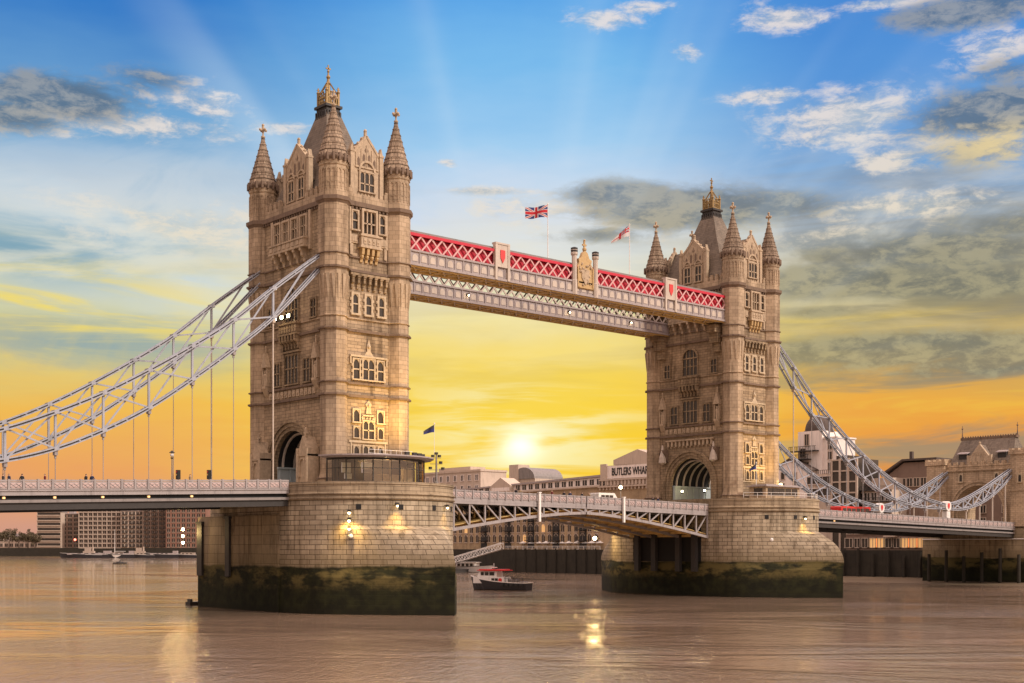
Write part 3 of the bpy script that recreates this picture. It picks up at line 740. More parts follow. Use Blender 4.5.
        # statue niches
        for s_ in (-1,1):
            mb = MB(); u0 = s_*6.35
            mb.fprism(Fr(F.p(u0-.5,0,0), F.n, -F.u), [(0,29.2),(.25,29.5),(.75,30.4),(.75,30.7),(0,30.7)], -1.0, 0)
            mb.fbox(F,u0-.6,u0-.4,30.7,33.4,-.05,.55); mb.fbox(F,u0+.4,u0+.6,30.7,33.4,-.05,.55)
            mb.fprism(F, [(u0-.75,33.3),(u0+.75,33.3),(u0,35.4)], -.05, .7); mb.fbox(F,u0-.09,u0+.09,35.2,36.2,.2,.4); mb.ball(F.p(u0,36.2,.3),.18,0,6)
            mb.lathe(F.p(u0,0,.35).x, F.p(u0,0,.35).y, [(30.7,.28),(31.6,.3),(32.3,.34),(32.5,.16),(32.6,.2),(32.85,.2),(33.0,.05)],8)
            mb.build('statue_niche', 'trim', T)
        # carved frieze
        mb = MB()
        for k in range(12):
            uu = -5.5+k; mb.fbox(F, uu-.34, uu+.34, 28.75, 29.65, -.05, .12); mb.fprism(F, [(uu-.2,29.2),(uu,28.9),(uu+.2,29.2),(uu,29.5)], .1, .2)
        mb.build('frieze', 'trim', T)
        # row of four upper windows over a corbelled balcony
        for uu in (-3.3,-1.1,1.1,3.3): window(T, F, uu, 49.7, 1.35, 2.9, lights=2, transom=51.3, fw=.28, fd=.45)
        mb = MB()
        P = Fr(F.o,F.u,F.n)
        mb.fbox(F,-4.4,4.4,48.6,49.55,-.1,.95); mb.fbox(F,-4.55,4.55,49.45,49.66,-.1,1.1); mb.fbox(F,-4.5,4.5,48.35,48.6,-.1,1.05)
        for k in range(8): uu = -3.85+k*1.1; mb.fbox(F, uu-.35, uu+.35, 48.75, 49.35, .9, 1.03)
        for k in range(5):
            uu = -3.4+k*1.7
            mb.fprism(Fr(F.p(uu-.22,0,0), F.n, -F.u), [(0,46.4),(.3,46.6),(.35,47.1),(.7,47.3),(.75,47.8),(1.0,47.95),(1.0,48.35),(0,48.35)], -.44, 0)
        for s_ in (-1,1): mb.fbox(F, s_*4.75-.25, s_*4.75+.25, 48.0, 53.2, -.1, .35)
        mb.build('balcony', 'trim', T)
    # --- river side faces
    for F in (FY, FY2):
        D = 'dressing'
        for s_, a in ((-1,-1.95),(1,1.95)):
            window(T, F, a, 24.95, .9, 1.55, D, fw=.2, head=True)
            window(T, F, a, 22.85, .8, 1.4, D, fw=.13)
            window(T, F, a, 20.2, .8, 1.5, D, fw=.13)
        window(T, F, 0, 22.75, 1.7, 2.35, D, lights=2, fw=.17, transom=23.9)
        window(T, F, 0, 20.2, 1.7, 1.6, D, lights=2, fw=.15)
        mb = MB()
        mb.fbox(F,-3.1,3.1,22.2,22.5,-.05,.16); mb.fbox(F,-3.1,3.1,19.75,19.95,-.05,.12)
        for uu in (-2.75,2.75): mb.fbox(F, uu-.1, uu+.1, 19.9, 22.2, -.05, .11)
        mb.fbox(F,-1.05,1.05,25.75,25.95,-.05,.16)
        for k in range(4): uu=-.75+k*.5; mb.fprism(F,[(uu-.17,25.35),(uu+.17,25.35),(uu,25.7)],-.03,.14)
        for s_ in (-1,1): mb.fbox(F,s_*1.0-.09,s_*1.0+.09,25.1,25.9,-.05,.16)
        mb.fprism(F,[(-.45,26.1),(.45,26.1),(.3,27.0),(.5,27.3),(0,27.9),(-.5,27.3),(-.3,27.0)],-.05,.18); mb.ball(F.p(0,27.2,.2),.25,0,6)
        mb.build('window_dressing', D, T)
        window(T, F, 0, 30.6, 1.75, 2.7, D, lights=2, transom=32.0, fw=.2, quoin=.14)
        for s_ in (-1,1): window(T, F, s_*1.95, 30.6, .95, 2.6, D, lights=1, transom=31.9, fw=.17, quoin=.14)
        mb = MB(); mb.fbox(F,-2.95,2.95,33.5,33.75,-.05,.3)
        for s_ in (-1,1): mb.fbox(F,s_*2.9-.1,s_*2.9+.1,32.6,33.6,-.05,.25)
        mb.fprism(F,[(-.8,33.75),(.8,33.75),(.25,34.4),(.3,35.0),(0,36.0),(-.3,35.0),(-.25,34.4)],-.05,.22); mb.ball(F.p(0,35.0,.2),.28,0,6)
        mb.build('window_dressing', D, T)
        for uu in (-2.1,0,2.1): window(T, F, uu, 39.25, .8, 2.5, D, transom=40.5, fw=.28, quoin=.16)
        mb = MB()                                 # dark bracket row
        for k in range(7):
            uu = -2.7+k*.9
            mb.fprism(Fr(F.p(uu-.16,0,0), F.n, -F.u), [(0,42.4),(.25,42.5),(.3,43.0),(.55,43.2),(.6,44.0),(0,44.0)], -.32, 0)
            mb.fbox(F,uu-.24,uu+.24,43.95,44.25,-.05,.7)
        mb.fbox(F,-3.1,3.1,44.2,44.5,-.05,.62); mb.build('bracket_row', 'stone_arch', T)
        # triple window with balcony
        window(T, F, 0, 49.9, 1.95, 3.0, 'trim', lights=3, transom=51.3, fw=.3, fd=.5)
        for s_ in (-1,1): window(T, F, s_*2.2, 50.3, .8, 2.4, 'trim', transom=51.5, fw=.22, fd=.3)
        mb = MB(); mb.fbox(F,-1.6,1.6,48.2,49.55,-.05,.8); mb.fbox(F,-1.75,1.75,49.45,49.7,-.05,.95); mb.fbox(F,-1.75,1.75,47.95,48.2,-.05,.9)
        for k in range(4): uu=-1.05+k*.7; mb.fbox(F,uu-.22,uu+.22,48.45,49.2,.75,.88); mb.ball(F.p(uu,48.82,.85),.16,0,6)
        for s_ in (-1,1):
            mb.fbox(F,s_*2.3-.6,s_*2.3+.6,48.5,49.6,-.05,.2); mb.fbox(F,s_*2.75-.22,s_*2.75+.22,46.9,48.4,-.05,.2); mb.fbox(F,s_*2.95-.14,s_*2.95+.14,48.3,53.2,-.05,.22)
            mb.fbox(F,s_*2.3-.4,s_*2.3+.4,48.7,49.4,.18,.28)
        mb.build('balcony', 'trim', T)
        mb = MB()
        for k in range(4):
            uu=-1.2+k*.8
            mb.fprism(Fr(F.p(uu-.2,0,0), F.n, -F.u), [(0,46.0),(.2,46.1),(.3,46.9),(.65,47.1),(.75,47.95),(0,47.95)], -.4, 0)
            mb.ball(F.p(uu,46.8,.35),.28,0,6)
        mb.build('corbel_row', 'crest', T)
    return T
towerL = make_tower('taller nearer left gothic stone tower with four spires, floodlit golden low on its river side')
towerR = copy_tree(towerL); towerR.location = (S, 0, 0)
towerR['label'] = 'smaller further right gothic stone tower with both walkways running into its arch side'
# extra parts of each tower
def shrine(par, y0):
    mb = MB(); F = Fr((-WX-1.15, y0, 0), (0,-1,0), (-1,0,0))
    mb.fbox(F,-1.1,1.1,16.4,20.6,-1.2,.7); mb.fprism(F,[(-1.25,20.6),(1.25,20.6),(0,23.0)],-1.2,.8); mb.fbox(F,-1.3,1.3,20.35,20.6,-1.2,.85)
    mb.fbox(F,-.14,.14,22.9,24.0,.1,.4); mb.fbox(F,-.4,.4,23.35,23.6,.12,.38); mb.ball(F.p(0,24.0,.25),.2,0,6)
    for s_ in (-1,1): mb.fbox(F,s_*1.1-.2,s_*1.1+.2,16.4,21.4,-.9,.95)
    P = pointed(-.6,.6,19.0,1.0); mb.fprism(F,[(-.8,17.6)]+[(u*1.3,w+.15) for u,w in P]+[(.8,17.6),(.6,17.6)]+P[::-1]+[(-.6,17.6)],.65,.9)
    mb.build('niche_shrine', 'trim', par)
for yy in (6.3,-5.6): shrine(towerL, yy)
for yy in (5.9,-5.9):
    mb = MB(); F = Fr((-WX, yy, 0), (0,-1,0), (-1,0,0))
    mb.fprism(Fr(F.p(-.7,0,0), F.n, -F.u), [(0,23.6),(.3,23.8),(1.1,25.4),(1.1,25.9),(0,25.9)], -1.4, 0, 0)
    mb.lathe(F.p(0,0,.85).x, yy, [(23.3,.2),(23.6,.75),(24.6,.6),(25.6,.3),(26.8,.12)], 8, mi=1)
    mb.build('corbel_lantern', ['cornice', 'cream'], towerR)
mb = MB()
for k in range(12):
    uu = -5.0+k*.91; mb.fbox(FX, uu-.18, uu+.18, 26.4, 27.4, -.05, .4); mb.fprism(FX,[(uu-.4,26.4),(uu-.18,26.4),(uu-.18,26.0)],-.05,.3)
mb.fbox(FX,-5.5,5.5,27.35,27.6,-.05,.5); mb.build('corbel_table', 'trim', towerR)
for yy in (6.5,-6.5):                              # walkway brackets on the right tower
    mb = MB(); mb.box(-8.2,-5.7,yy-1.0,yy+1.0,45.6,46.9); mb.box(-7.4,-5.7,yy-.9,yy+.9,43.9,45.6); mb.box(-6.7,-5.7,yy-.8,yy+.8,42.4,43.9); mb.build('walkway_bracket','stone_arch',towerR)
# three floodlights on the balcony of the left tower
fl = thing('floodlight_row', 'three bright floodlights on the arch side balcony of the left tower', 'floodlight', (-6.9, .4, 39.05))
mb = MB(); mb.box(-.1,.1,-2.3,2.3,0,.1); mb.build('rail','dark',fl)
for k in (-1.7,0,1.7):
    mb = MB(); mb.box(-.3,.25,k-.34,k+.34,.12,.62); mb.box(-.05,.05,k-.05,k+.05,0,.15); q = mb.build('lamp_housing','dark',fl)
    mb = MB(); mb.box(-.36,-.302,k-.3,k+.3,.16,.58); mb.build('lens','lampw',q)

light('balcony_flood','POINT',fl,(-1.0,0,.8),120,(1,.75,.42),.3)
for yy in (2.6, -2.6):                              # warm lamps inside the right tower's road arch
    mb = MB(); mb.box(-5.2,-4.9,yy-.12,yy+.12,18.0,18.25); q = mb.build('arch_lamp','dark',towerR); mb = MB(); mb.ball((-5.05,yy,18.4),.2,0,8); mb.build('lens','lampw',q)
light('arch_light','POINT',towerR,(-4.4,0,18.6),160,(1,.72,.36),.3)
# ================================================================== HIGH WALKWAYS
def make_walkway(name_label, y0, y1, near):
    # built around the outer girder level of the nearer walkway; the further one hangs a little lower
    o = thing('high_walkway', name_label, 'walkway', (0,0,0 if near else -.65), group='high level walkways between the towers')
    X0, X1 = 5.9, S-5.9
    ys = -1 if near else -1
    Fo = Fr((0, y0, 0), (1,0,0), (0,-1,0)); Fb = Fr((0, y1, 0), (-1,0,0), (0,1,0))
    mb = MB(); mb.box(X0,X1,y0+.05,y1-.05,47.55,47.75); mb.box(X0,X1,y0+.25,y1-.25,51.75,52.05); mb.box(X0,X1,y0+.8,y1-.8,52.05,52.3); mb.build('floor_and_roof','steel2',o)
    for F, fx in ((Fo, 1), (Fb, -1)):
        mb = MB(); mb.fbox(F, *sorted((fx*X0,fx*X1)), 47.25, 47.55, -.3, .25); mb.fbox(F,*sorted((fx*X0,fx*X1)),49.15,49.4,-.3,.2); mb.fbox(F,*sorted((fx*X0,fx*X1)),47.55,49.15,-.25,0)
        k = X0+.2
        while k < X1-.3: mb.fbox(F, *sorted((fx*k,fx*(k+.14))), 47.55, 49.15, -.02, .12); k += 1.56
        k = X0+.36
        while k < X1-1.5:
            P = [(k+.2,47.85),(k+1.15,47.85),(k+1.15,48.35)]+arc(k+.675,48.35,.475,0,180,6)[1:]
            if fx < 0: P = [(-u,w) for u,w in P][::-1]
            mb.fprism(F, P, -.02, .06, 1)
            k += 1.56
        mb.build('fascia', ['mauve','cream'], o)
        mb = MB(); k = X0; wdt = 1.86; topz, botz = 51.45, 49.4
        while k < X1-.5:
            e = min(k+wdt, X1)
            for (za, zb) in ((botz,topz),(topz,botz)):
                p = F.p(fx*k, za, .02 if za < zb else -.14); q = F.p(fx*e, zb, .02 if za < zb else -.14); mb.bar(p, q, .12, .23)
            k += wdt
        mb.build('lattice', 'lattice' if near else 'cream', o)
        mb = MB(); mb.fbox(F, *sorted((fx*X0,fx*X1)), 51.35, 51.75, -.3, .12); mb.build('top_chord', 'red' if near else 'cream', o)
        if near: mb = MB(); mb.fbox(F, *sorted((fx*X0,fx*X1)), 49.4, 51.35, -.75, -.6); mb.build('back_panel', 'red', o)
    # lattice soffit
    mb = MB(); k = X0
    while k < X1-.5:
        e = min(k+2.6, X1); mb.bar((k,y0+.3,47.30),(e,y1-.3,47.30),.22,.16,1); mb.bar((k,y1-.3,47.301),(e,y0+.3,47.301),.22,.16,1); mb.bar((k,y0+.2,47.28),(k,y1-.2,47.28),.25,.26)
        k += 2.6
    mb.box(X0,X1,y0+.02,y0+.35,47.1,47.54); mb.box(X0,X1,y1-.35,y1-.02,47.1,47.54); mb.box(X0,X1,(y0+y1)/2-.1,(y0+y1)/2+.1,47.16,47.4)
    mb.box(X0,X1,y0+.4,y1-.4,47.42,47.5,2)
    mb.build('soffit', ['tan','cream','brown2'], o)
    if near:
        for cx in (24.3, 61.2):
            mb = MB(); mb.fbox(Fo,cx-1.25,cx+1.25,49.2,52.5,-.4,.3); mb.fbox(Fo,cx-1.4,cx+1.4,52.5,52.75,-.45,.4)
            for s_ in (-1,1): mb.fbox(Fo,cx+s_*1.2-.2,cx+s_*1.2+.2,47.3,52.5,-.2,.38)
            q = mb.build('shield_panel','cream',o)
            mb = MB(); mb.fprism(Fo,[(cx-.45,51.7),(cx-.45,50.6),(cx,49.8),(cx+.45,50.6),(cx+.45,51.7)],.3,.4); mb.build('shield','signred',q)
        cx = 41.4
        for s_ in (-1,1):
            mb = MB(); mb.lathe(cx+s_*2.3, y0-.1, [(47.2,.5),(49.4,.5),(49.5,.42),(53.2,.42),(53.3,.55),(53.6,.6),(53.7,.5),(53.9,.5),(54.0,.6),(54.3,.45)], 8); mb.lathe(cx+s_*2.3, y0-.1, [(53.72,.56),(54.35,.58),(54.5,.2)], 8, mi=1)
            mb.build('crest_pillar',['cream','dark'],o)
        mb = MB()
        P = [(cx-1.75,48.3),(cx+1.75,48.3),(cx+1.75,51.6),(cx+1.3,52.3),(cx+1.45,52.9),(cx+.9,53.1),(cx+.55,53.9),(cx,54.3),(cx-.55,53.9),(cx-.9,53.1),(cx-1.45,52.9),(cx-1.3,52.3),(cx-1.75,51.6)]
        mb.fprism(Fo,P,-.3,.2); mb.fbox(Fo,cx-.12,cx+.12,54.2,55.9,-.15,.08); mb.fbox(Fo,cx-.42,cx+.42,55.05,55.3,-.13,.06); mb.ball(Fo.p(cx,54.5,0),.35,0,8); mb.ball(Fo.p(cx,55.9,0),.18,0,6)
        for s_ in (-1,1): mb.fbox(Fo,cx+s_*1.6-.12,cx+s_*1.6+.12,48.4,51.6,.2,.34)
        mb.fbox(Fo,cx-1.6,cx+1.6,48.4,48.6,.2,.34)
        q = mb.build('crest','crest',o)
        mb = MB(); r2 = random.Random(3)
        mb.fprism(Fo,[(cx-.8,51.3),(cx-.8,50.0),(cx,48.9),(cx+.8,50.0),(cx+.8,51.3)],.2,.32)
        for k in range(26):
            a = r2.uniform(-1.35,1.35); h = r2.uniform(48.8,52.2); mb.ball(Fo.p(cx+a,h,.22), r2.uniform(.12,.26),0,6)
        mb.build('crest_relief','signred' if False else 'trim',q)
    return o
walkN = make_walkway('nearer high walkway with red and pale lattice, shields and a central gilded crest', -8.6, -5.2, True)
walkF = make_walkway('further high walkway of pale grey lattice seen below the red one', 5.0, 8.6, False)

for k, xx in enumerate((11.5, 29.0, 51.0, 66.0)):
    mb = MB(); mb.box(xx-.12, xx+.12, 4.6, 4.98, 48.3, 48.7); q = mb.build('lamp_bracket', 'dark', walkF)
    mb = MB(); mb.ball((xx, 4.5, 48.35), .11, 0, 8); mb.build('lens', 'lampw', q)
# ================================================================== SUSPENSION CHAINS
tabT = smooth_tab([(5.5,47.4),(13.6,41.2),(19.3,36.5),(24.9,32.7),(30.6,29.2),(36.2,26.1),(41.85,23.5),(47.84,21.2),(57,18.7),(66.5,17.3)])
tabB = smooth_tab([(5.5,46.0),(13.6,37.6),(19.3,32.9),(24.9,28.7),(30.6,24.8),(36.2,21.8),(41.85,19.4),(47.84,17.8),(57,16.7),(66.5,16.5)])
def chord(mb, tab, y, x0, h=.62, topf=True):
    prev = None
    for x_, z_ in tab:
        if prev:
            for dy in (-.40,.40):
                for dz_ in (-.17,.17): mb.bar((prev[0],y+dy,prev[1]+dz_),(x_,y+dy,z_+dz_),.16,.14)
                mb.bar((prev[0],y+dy*.85,prev[1]),(x_,y+dy*.85,z_),.06,.22,1)
            if int(x_*2) % 3 == 0 or x_ > 148: mb.box(x_-.12,x_+.12,y-.46,y+.46,z_-.06,z_+.06)
        prev = (x_, z_)
def make_chain(label, y, sgn, cx, deckz, matc='chain', end=True):
    o = thing('suspension_chain', label, 'suspension chain', (cx,0,0), group='long stiffened suspension chains')
    if sgn < 0: o.scale = (-1,1,1)
    mb = MB(); chord(mb, tabT, y, 0); mb.build('upper_chord', [matc,'dark'], o)
    mb = MB(); chord(mb, tabB, y, 0); mb.build('lower_chord', [matc,'dark'], o)
    nodes = [13.6+5.62*k for k in range(10)]
    mb = MB()
    for i, xx in enumerate(nodes):
        zt_, zb_ = interp(tabT,xx), interp(tabB,xx)
        if zt_-zb_ > .8: mb.bar((xx,y,zb_),(xx,y,zt_),.24,.24)
        for zq in (zt_, zb_): mb.box(xx-.28,xx+.28,y-.49,y+.49,zq-.2,zq+.2)
        if i+1 < len(nodes):
            x2 = nodes[i+1]; z2t, z2b = interp(tabT,x2), interp(tabB,x2)
            mb.bar((xx,y-.12,zb_),(x2,y-.12,z2t),.1,.2); mb.bar((xx,y+.12,zt_),(x2,y+.12,z2b),.1,.2)
    x2 = nodes[0]; mb.bar((8.5,y,interp(tabT,8.5)),(x2,y,interp(tabB,x2)),.1,.24)
    mb.build('web_bracing', 'chain', o)
    for i, xx in enumerate(nodes):
        zb_ = interp(tabB,xx); zd = deckz(cx+sgn*xx)
        if zb_-zd < .5: continue
        mb = MB(); r_ = .05 if i else .10
        mb.tube([(xx,y,zd-1.0),(xx,y,zb_-.4)], r_, 8); mb.box(xx-.18,xx+.18,y-.3,y+.3,zb_-.75,zb_-.2); mb.box(xx-.1,xx+.1,y-.1,y+.1,zb_-1.1,zb_-.75); mb.lathe(xx,y,[(zd-.1,.12),(zd+1.0,.12),(zd+1.1,.08)],8)
        mb.build('hanger', 'steel' if i else 'cream', o)
    if end:
        mb = MB(); F = Fr((66.9,y-.55,0),(1,0,0),(0,-1,0))
        mb.lathe(66.9, y, [(15.0,.7),(15.9,.7)], 8)
        P = arc(0,17.0,1.05,0,360,20)[:-1]; mb.fprism(F,P,-1.1,.1); mb.fbox(F,-.7,.7,13.7,15.9,-1.1,.05); q = mb.build('joint_roundel','white',o)
        mb = MB(); mb.fprism(F,[(-.4,17.6),(-.4,16.9),(0,16.35),(.4,16.9),(.4,17.6)],.1,.18); mb.build('shield','signred',q)
    return o
def deckL(x): return 16.9+(x+12.06)*.0342-1.15
def deckR(x): return 15.25-(x-105.5)*.0205-1.1
make_chain('front left suspension chain of pale steel nearest the viewer, rising to the left tower', -8.0, -1, 0, deckL)
make_chain('rear left suspension chain seen behind the front one, rising to the left tower', 8.0, -1, 0, deckL)
make_chain('front right suspension chain descending from the right tower to a red shield roundel', -8.0, 1, S, lambda x: deckR(x))
make_chain('rear right suspension chain showing low behind the right tower', 8.0, 1, S, lambda x: deckR(x))
tabT2 = smooth_tab([(148.9,17.4),(154,18.0),(160,19.6),(166,21.6),(172,23.9),(177.5,26.0)]); tabB2 = smooth_tab([(148.9,16.5),(154,16.4),(160,17.2),(166,18.9),(172,21.6),(177.5,24.9)])
def make_short(label, y):
    o = thing('suspension_chain', label, 'suspension chain', (0,0,0), group='short suspension chains')
    mb = MB(); chord(mb,tabT2,y,0); mb.build('upper_chord',['chain','dark'],o); mb = MB(); chord(mb,tabB2,y,0); mb.build('lower_chord',['chain','dark'],o)
    nd = [152+4.2*k for k in range(6)]; mb = MB()
    for i, xx in enumerate(nd):
        mb.bar((xx,y,interp(tabB2,xx)),(xx,y,interp(tabT2,xx)),.3,.3)
        if i+1 < len(nd):
            x2 = nd[i+1]; mb.bar((xx,y-.12,interp(tabB2,xx)),(x2,y-.12,interp(tabT2,x2)),.1,.28); mb.bar((xx,y+.12,interp(tabT2,xx)),(x2,y+.12,interp(tabB2,x2)),.1,.28)
    mb.build('web_bracing','chain',o)
    for xx in (157.5,163.2,168.8,174.5):
        mb = MB(); mb.tube([(xx,y,deckR(xx)-.5),(xx,y,interp(tabB2,xx)-.3)],.16,8); mb.box(xx-.2,xx+.2,y-.3,y+.3,interp(tabB2,xx)-.7,interp(tabB2,xx)-.2); mb.build('hanger','cream',o)
make_short('short front chain climbing from the red shield roundel to the far gatehouse', -8.0)
make_short('short rear chain climbing to the far side of the gatehouse', 8.0)

# ================================================================== DECKS
def panel(par, p, q, h, y, out):
    p = Vector(p); q = Vector(q)
    up = Vector((0,0,1)); d = (q-p).normalized()
    mb = MB(); mb.bar(p+up*h*.5, q+up*h*.5, .08, h*.86)
    a = p+d*.22+up*h*.5+Vector((0,out*.04,0)); c = q-d*.22+up*h*.5+Vector((0,out*.04,0)); mb.bar(a, c, .06, h*.52, 1)
    m_ = (a+c)/2; o_ = Vector((0,out*.05,0))
    for e in (a, c):
        mb.bar(e+o_-up*h*.22, m_+o_+up*h*.22, .05, .07, 0); mb.bar(e+o_+up*h*.22, m_+o_-up*h*.22, .05, .07, 0)
    mb.box(p.x-.11, p.x+.11, p.y-.16, p.y+.16, p.z-.03, p.z+h+.22, 2)
    return mb.build('parapet_panel', ['mauve','pink','steel'], par)
def make_deck(label, x0, x1, dz, lamps, step, vis):
    o = thing('bridge_deck', label, 'bridge deck', (0,0,0), group='side span decks')
    N_ = 16
    xs = [x0+(x1-x0)*k/N_ for k in range(N_+1)]
    def strip(mb, ya, yb, za, zb, mi=0):
        for a, c in zip(xs[:-1], xs[1:]):
            mb.hexa([(a,ya,dz(a)+za),(c,ya,dz(c)+za),(c,yb,dz(c)+za),(a,yb,dz(a)+za),(a,ya,dz(a)+zb),(c,ya,dz(c)+zb),(c,yb,dz(c)+zb),(a,yb,dz(a)+zb)], mi)
    mb = MB(); strip(mb,-9.1,9.1,-.5,0); mb.build('deck_slab','steel2',o)
    mb = MB(); strip(mb,-5.2,5.2,.004,.03); mb.build('road_surface','asphalt',o)
    for s_ in (-1,1): mb = MB(); strip(mb,*sorted((s_*5.22,s_*8.7)),.006,.16); mb.build('footway','trim',o)
    for s_ in (-1,1):
        ya = s_*9.3
        mb = MB(); strip(mb,*sorted((ya,ya-s_*.25)),-.55,.06); strip(mb,*sorted((ya+s_*.12,ya-s_*.2)),-.08,.1); mb.build('fascia','steel',o)
        mb = MB(); strip(mb,*sorted((ya-s_*.4,ya-s_*.7)),-1.55,-.55); mb.build('web_girder','near_black',o)
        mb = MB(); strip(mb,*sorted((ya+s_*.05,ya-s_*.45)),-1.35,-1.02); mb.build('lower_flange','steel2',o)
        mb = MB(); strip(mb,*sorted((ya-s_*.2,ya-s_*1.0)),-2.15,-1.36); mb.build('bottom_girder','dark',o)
        mb = MB(); strip(mb,*sorted((ya+s_*.08,ya-s_*.3)),1.0,1.18); mb.build('handrail','steel',o)
        k = x0
        while k < x1-.3:
            e = min(k+step, x1)
            if vis(k): 
                panel(o,(k,ya,dz(k)+.08),(e,ya,dz(e)+.08),.95,ya,s_)
            k += step
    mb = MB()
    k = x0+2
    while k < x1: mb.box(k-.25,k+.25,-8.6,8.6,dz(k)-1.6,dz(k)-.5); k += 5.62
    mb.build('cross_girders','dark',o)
    for xx in lamps:
        mb = MB(); mb.box(xx-.13,xx+.13,-9.12,-8.86,dz(xx)-.9,dz(xx)-.68); mb.build('soffit_lamp','lampo',o)
    return o
dkL = make_deck('left side span deck with lilac fascia and ornamental parapet, running out of frame', -96, -12.1, deckL, [unpx(p,500,y=-9.1).x for p in (4,55,103,149,192)], 1.62, lambda k: k > -56)
dkR = make_deck('right side span deck sloping down from the right pier to the gatehouse', S+12.1, 176.4, deckR, [S+13,S+25], 1.9, lambda k: True)

# bascule leaves
def bz(x): return interp([(10.7,15.35),(41.15,15.05),(71.6,14.45)], x)-.0
def bbot(x):
    t_ = abs(x-41.15)/30.5; return 13.75-3.5*t_**1.5 - (.35 if x > 41 else 0)*t_
def make_leaf(label, x0, x1):
    o = thing('bascule_leaf', label, 'bascule leaf', (0,0,0), group='opening bascule leaves')
    N_ = 10; xs = [x0+(x1-x0)*k/N_ for k in range(N_+1)]
    def strip(mb, ya, yb, fa, fb, mi=0):
        for a, c in zip(xs[:-1], xs[1:]):
            mb.hexa([(a,ya,fa(a)),(c,ya,fa(c)),(c,yb,fa(c)),(a,yb,fa(a)),(a,ya,fb(a)),(c,ya,fb(c)),(c,yb,fb(c)),(a,yb,fb(a))], mi)
    mb = MB(); strip(mb,-9.1,9.1,lambda x: bz(x)-.4,lambda x: bz(x)); mb.build('deck_slab','steel2',o)
    mb = MB(); strip(mb,-5.2,5.2,lambda x: bz(x)+.004,lambda x: bz(x)+.03); mb.build('road_surface','asphalt',o)
    for s_ in (-1,1): mb = MB(); strip(mb,*sorted((s_*5.22,s_*8.7)),lambda x: bz(x)+.006,lambda x: bz(x)+.15); mb.build('footway','trim',o)
    for gy, ma, nm in ((-9.05,'steel','outer_girder'),(-3.2,'steel2','inner_girder'),(3.2,'steel2','inner_girder'),(9.05,'steel','outer_girder')):
        mb = MB()
        strip(mb,gy-.25,gy+.25,lambda x: bbot(x)-.3,lambda x: bbot(x)+.12); strip(mb,gy-.25,gy+.25,lambda x: bz(x)-.75,lambda x: bz(x)-.41)
        for i in range(N_+1):
            xx = xs[i]
            if bz(xx)-.7-bbot(xx) > .5:
                mb.bar((xx,gy,bbot(xx)),(xx,gy,bz(xx)-.5),.22,.24,1)
                if i < N_:
                    x2 = xs[i+1]
                    if abs(xx-41.15) > abs(x2-41.15): mb.bar((xx,gy+.03,bz(xx)-.5),(x2,gy+.03,bbot(x2)),.2,.2,0)
                    else: mb.bar((xx,gy+.03,bbot(xx)),(x2,gy+.03,bz(x2)-.5),.2,.2,0)
        mb.build(nm,[ma,'steel' if abs(gy) > 5 else 'tan'],o)
    mb = MB()
    for a in xs: mb.box(a-.15,a+.15,-8.8,8.8,bbot(a)-.05,bbot(a)+.35)
    for yy in (-6,-1,1,6): strip(mb,yy-.15,yy+.15,lambda x: max(bbot(x)+.1,0),lambda x: bbot(x)+.4)
    mb.build('cross_bracing','tan',o)
    mb = MB(); strip(mb,-8.8,8.8,lambda x: bbot(x)+.42,lambda x: bbot(x)+.5); mb.build('soffit_plate','tan',o)
    for s_ in (-1,1):
        ya = s_*9.3
        mb = MB(); strip(mb,*sorted((ya,ya-s_*.25)),lambda x: bz(x)-.4,lambda x: bz(x)+.08); mb.build('fascia','steel',o)
        mb = MB(); strip(mb,*sorted((ya+s_*.08,ya-s_*.3)),lambda x: bz(x)+1.02,lambda x: bz(x)+1.2); mb.build('handrail','steel',o)
        k = x0
        while k < x1-.3:
            e = min(k+1.55,x1); panel(o,(k,ya,bz(k)+.08),(e,ya,bz(e)+.08),.95,ya,s_); k += 1.55
    return o
lfL = make_leaf('left bascule leaf with arched lattice girder, hinged at the left pier', 12.1, 41.0)
lfR = make_leaf('right bascule leaf with arched lattice girder, hinged at the right pier', 41.3, S-12.1)
for xx, par in ((31.0,lfL),(49.2,lfR)):
    mb = MB(); mb.box(xx-.18,xx+.18,-9.75,-9.42,bbot(xx)-.9,bz(xx)+1.3); mb.box(xx-.26,xx+.26,-9.8,-9.4,bz(xx)+1.3,bz(xx)+1.45); mb.build('signal_post','white',par)

# road across the two pier tops
for cx in (0, S):
    mb = MB(); mb.box(cx-11.9, cx+11.9, -4.0, 4.0, 16.605, 16.63); struct(mb.build('road', 'asphalt'))

# ================================================================== PIER TOP BUILDINGS
def glassmat():
    m, t, b = newmat('clear_glazing'); t.n.remove(b)
    out = [n for n in t.n if n.type == 'OUTPUT_MATERIAL'][0]
    tr = t.node('ShaderNodeBsdfTransparent'); tr.inputs[0].default_value = (.82,.80,.70,1)
    gl = t.node('ShaderNodeBsdfGlossy'); gl.inputs['Roughness'].default_value = .03
    fr = t.node('ShaderNodeFresnel'); fr.inputs[0].default_value = 1.5
    mx = t.node('ShaderNodeMixShader'); t.l.new(t.m('ADD', fr.outputs[0], .10, clamp=True), mx.inputs[0]); t.l.new(tr.outputs[0], mx.inputs[1]); t.l.new(gl.outputs[0], mx.inputs[2])
    t.l.new(mx.outputs[0], out.inputs[0]); return m
M['glazing'] = glassmat()
pv = thing('glass_pavilion', 'curved glass pavilion with flat overhanging roof on the left pier', 'pavilion', (-.2,-10.9,16.6))
def dshape(a, b, n=18): return [(a*math.cos(math.pi*k/n), -b*math.sin(math.pi*k/n)) for k in range(n+1)]
D0 = dshape(7.2, 5.9)
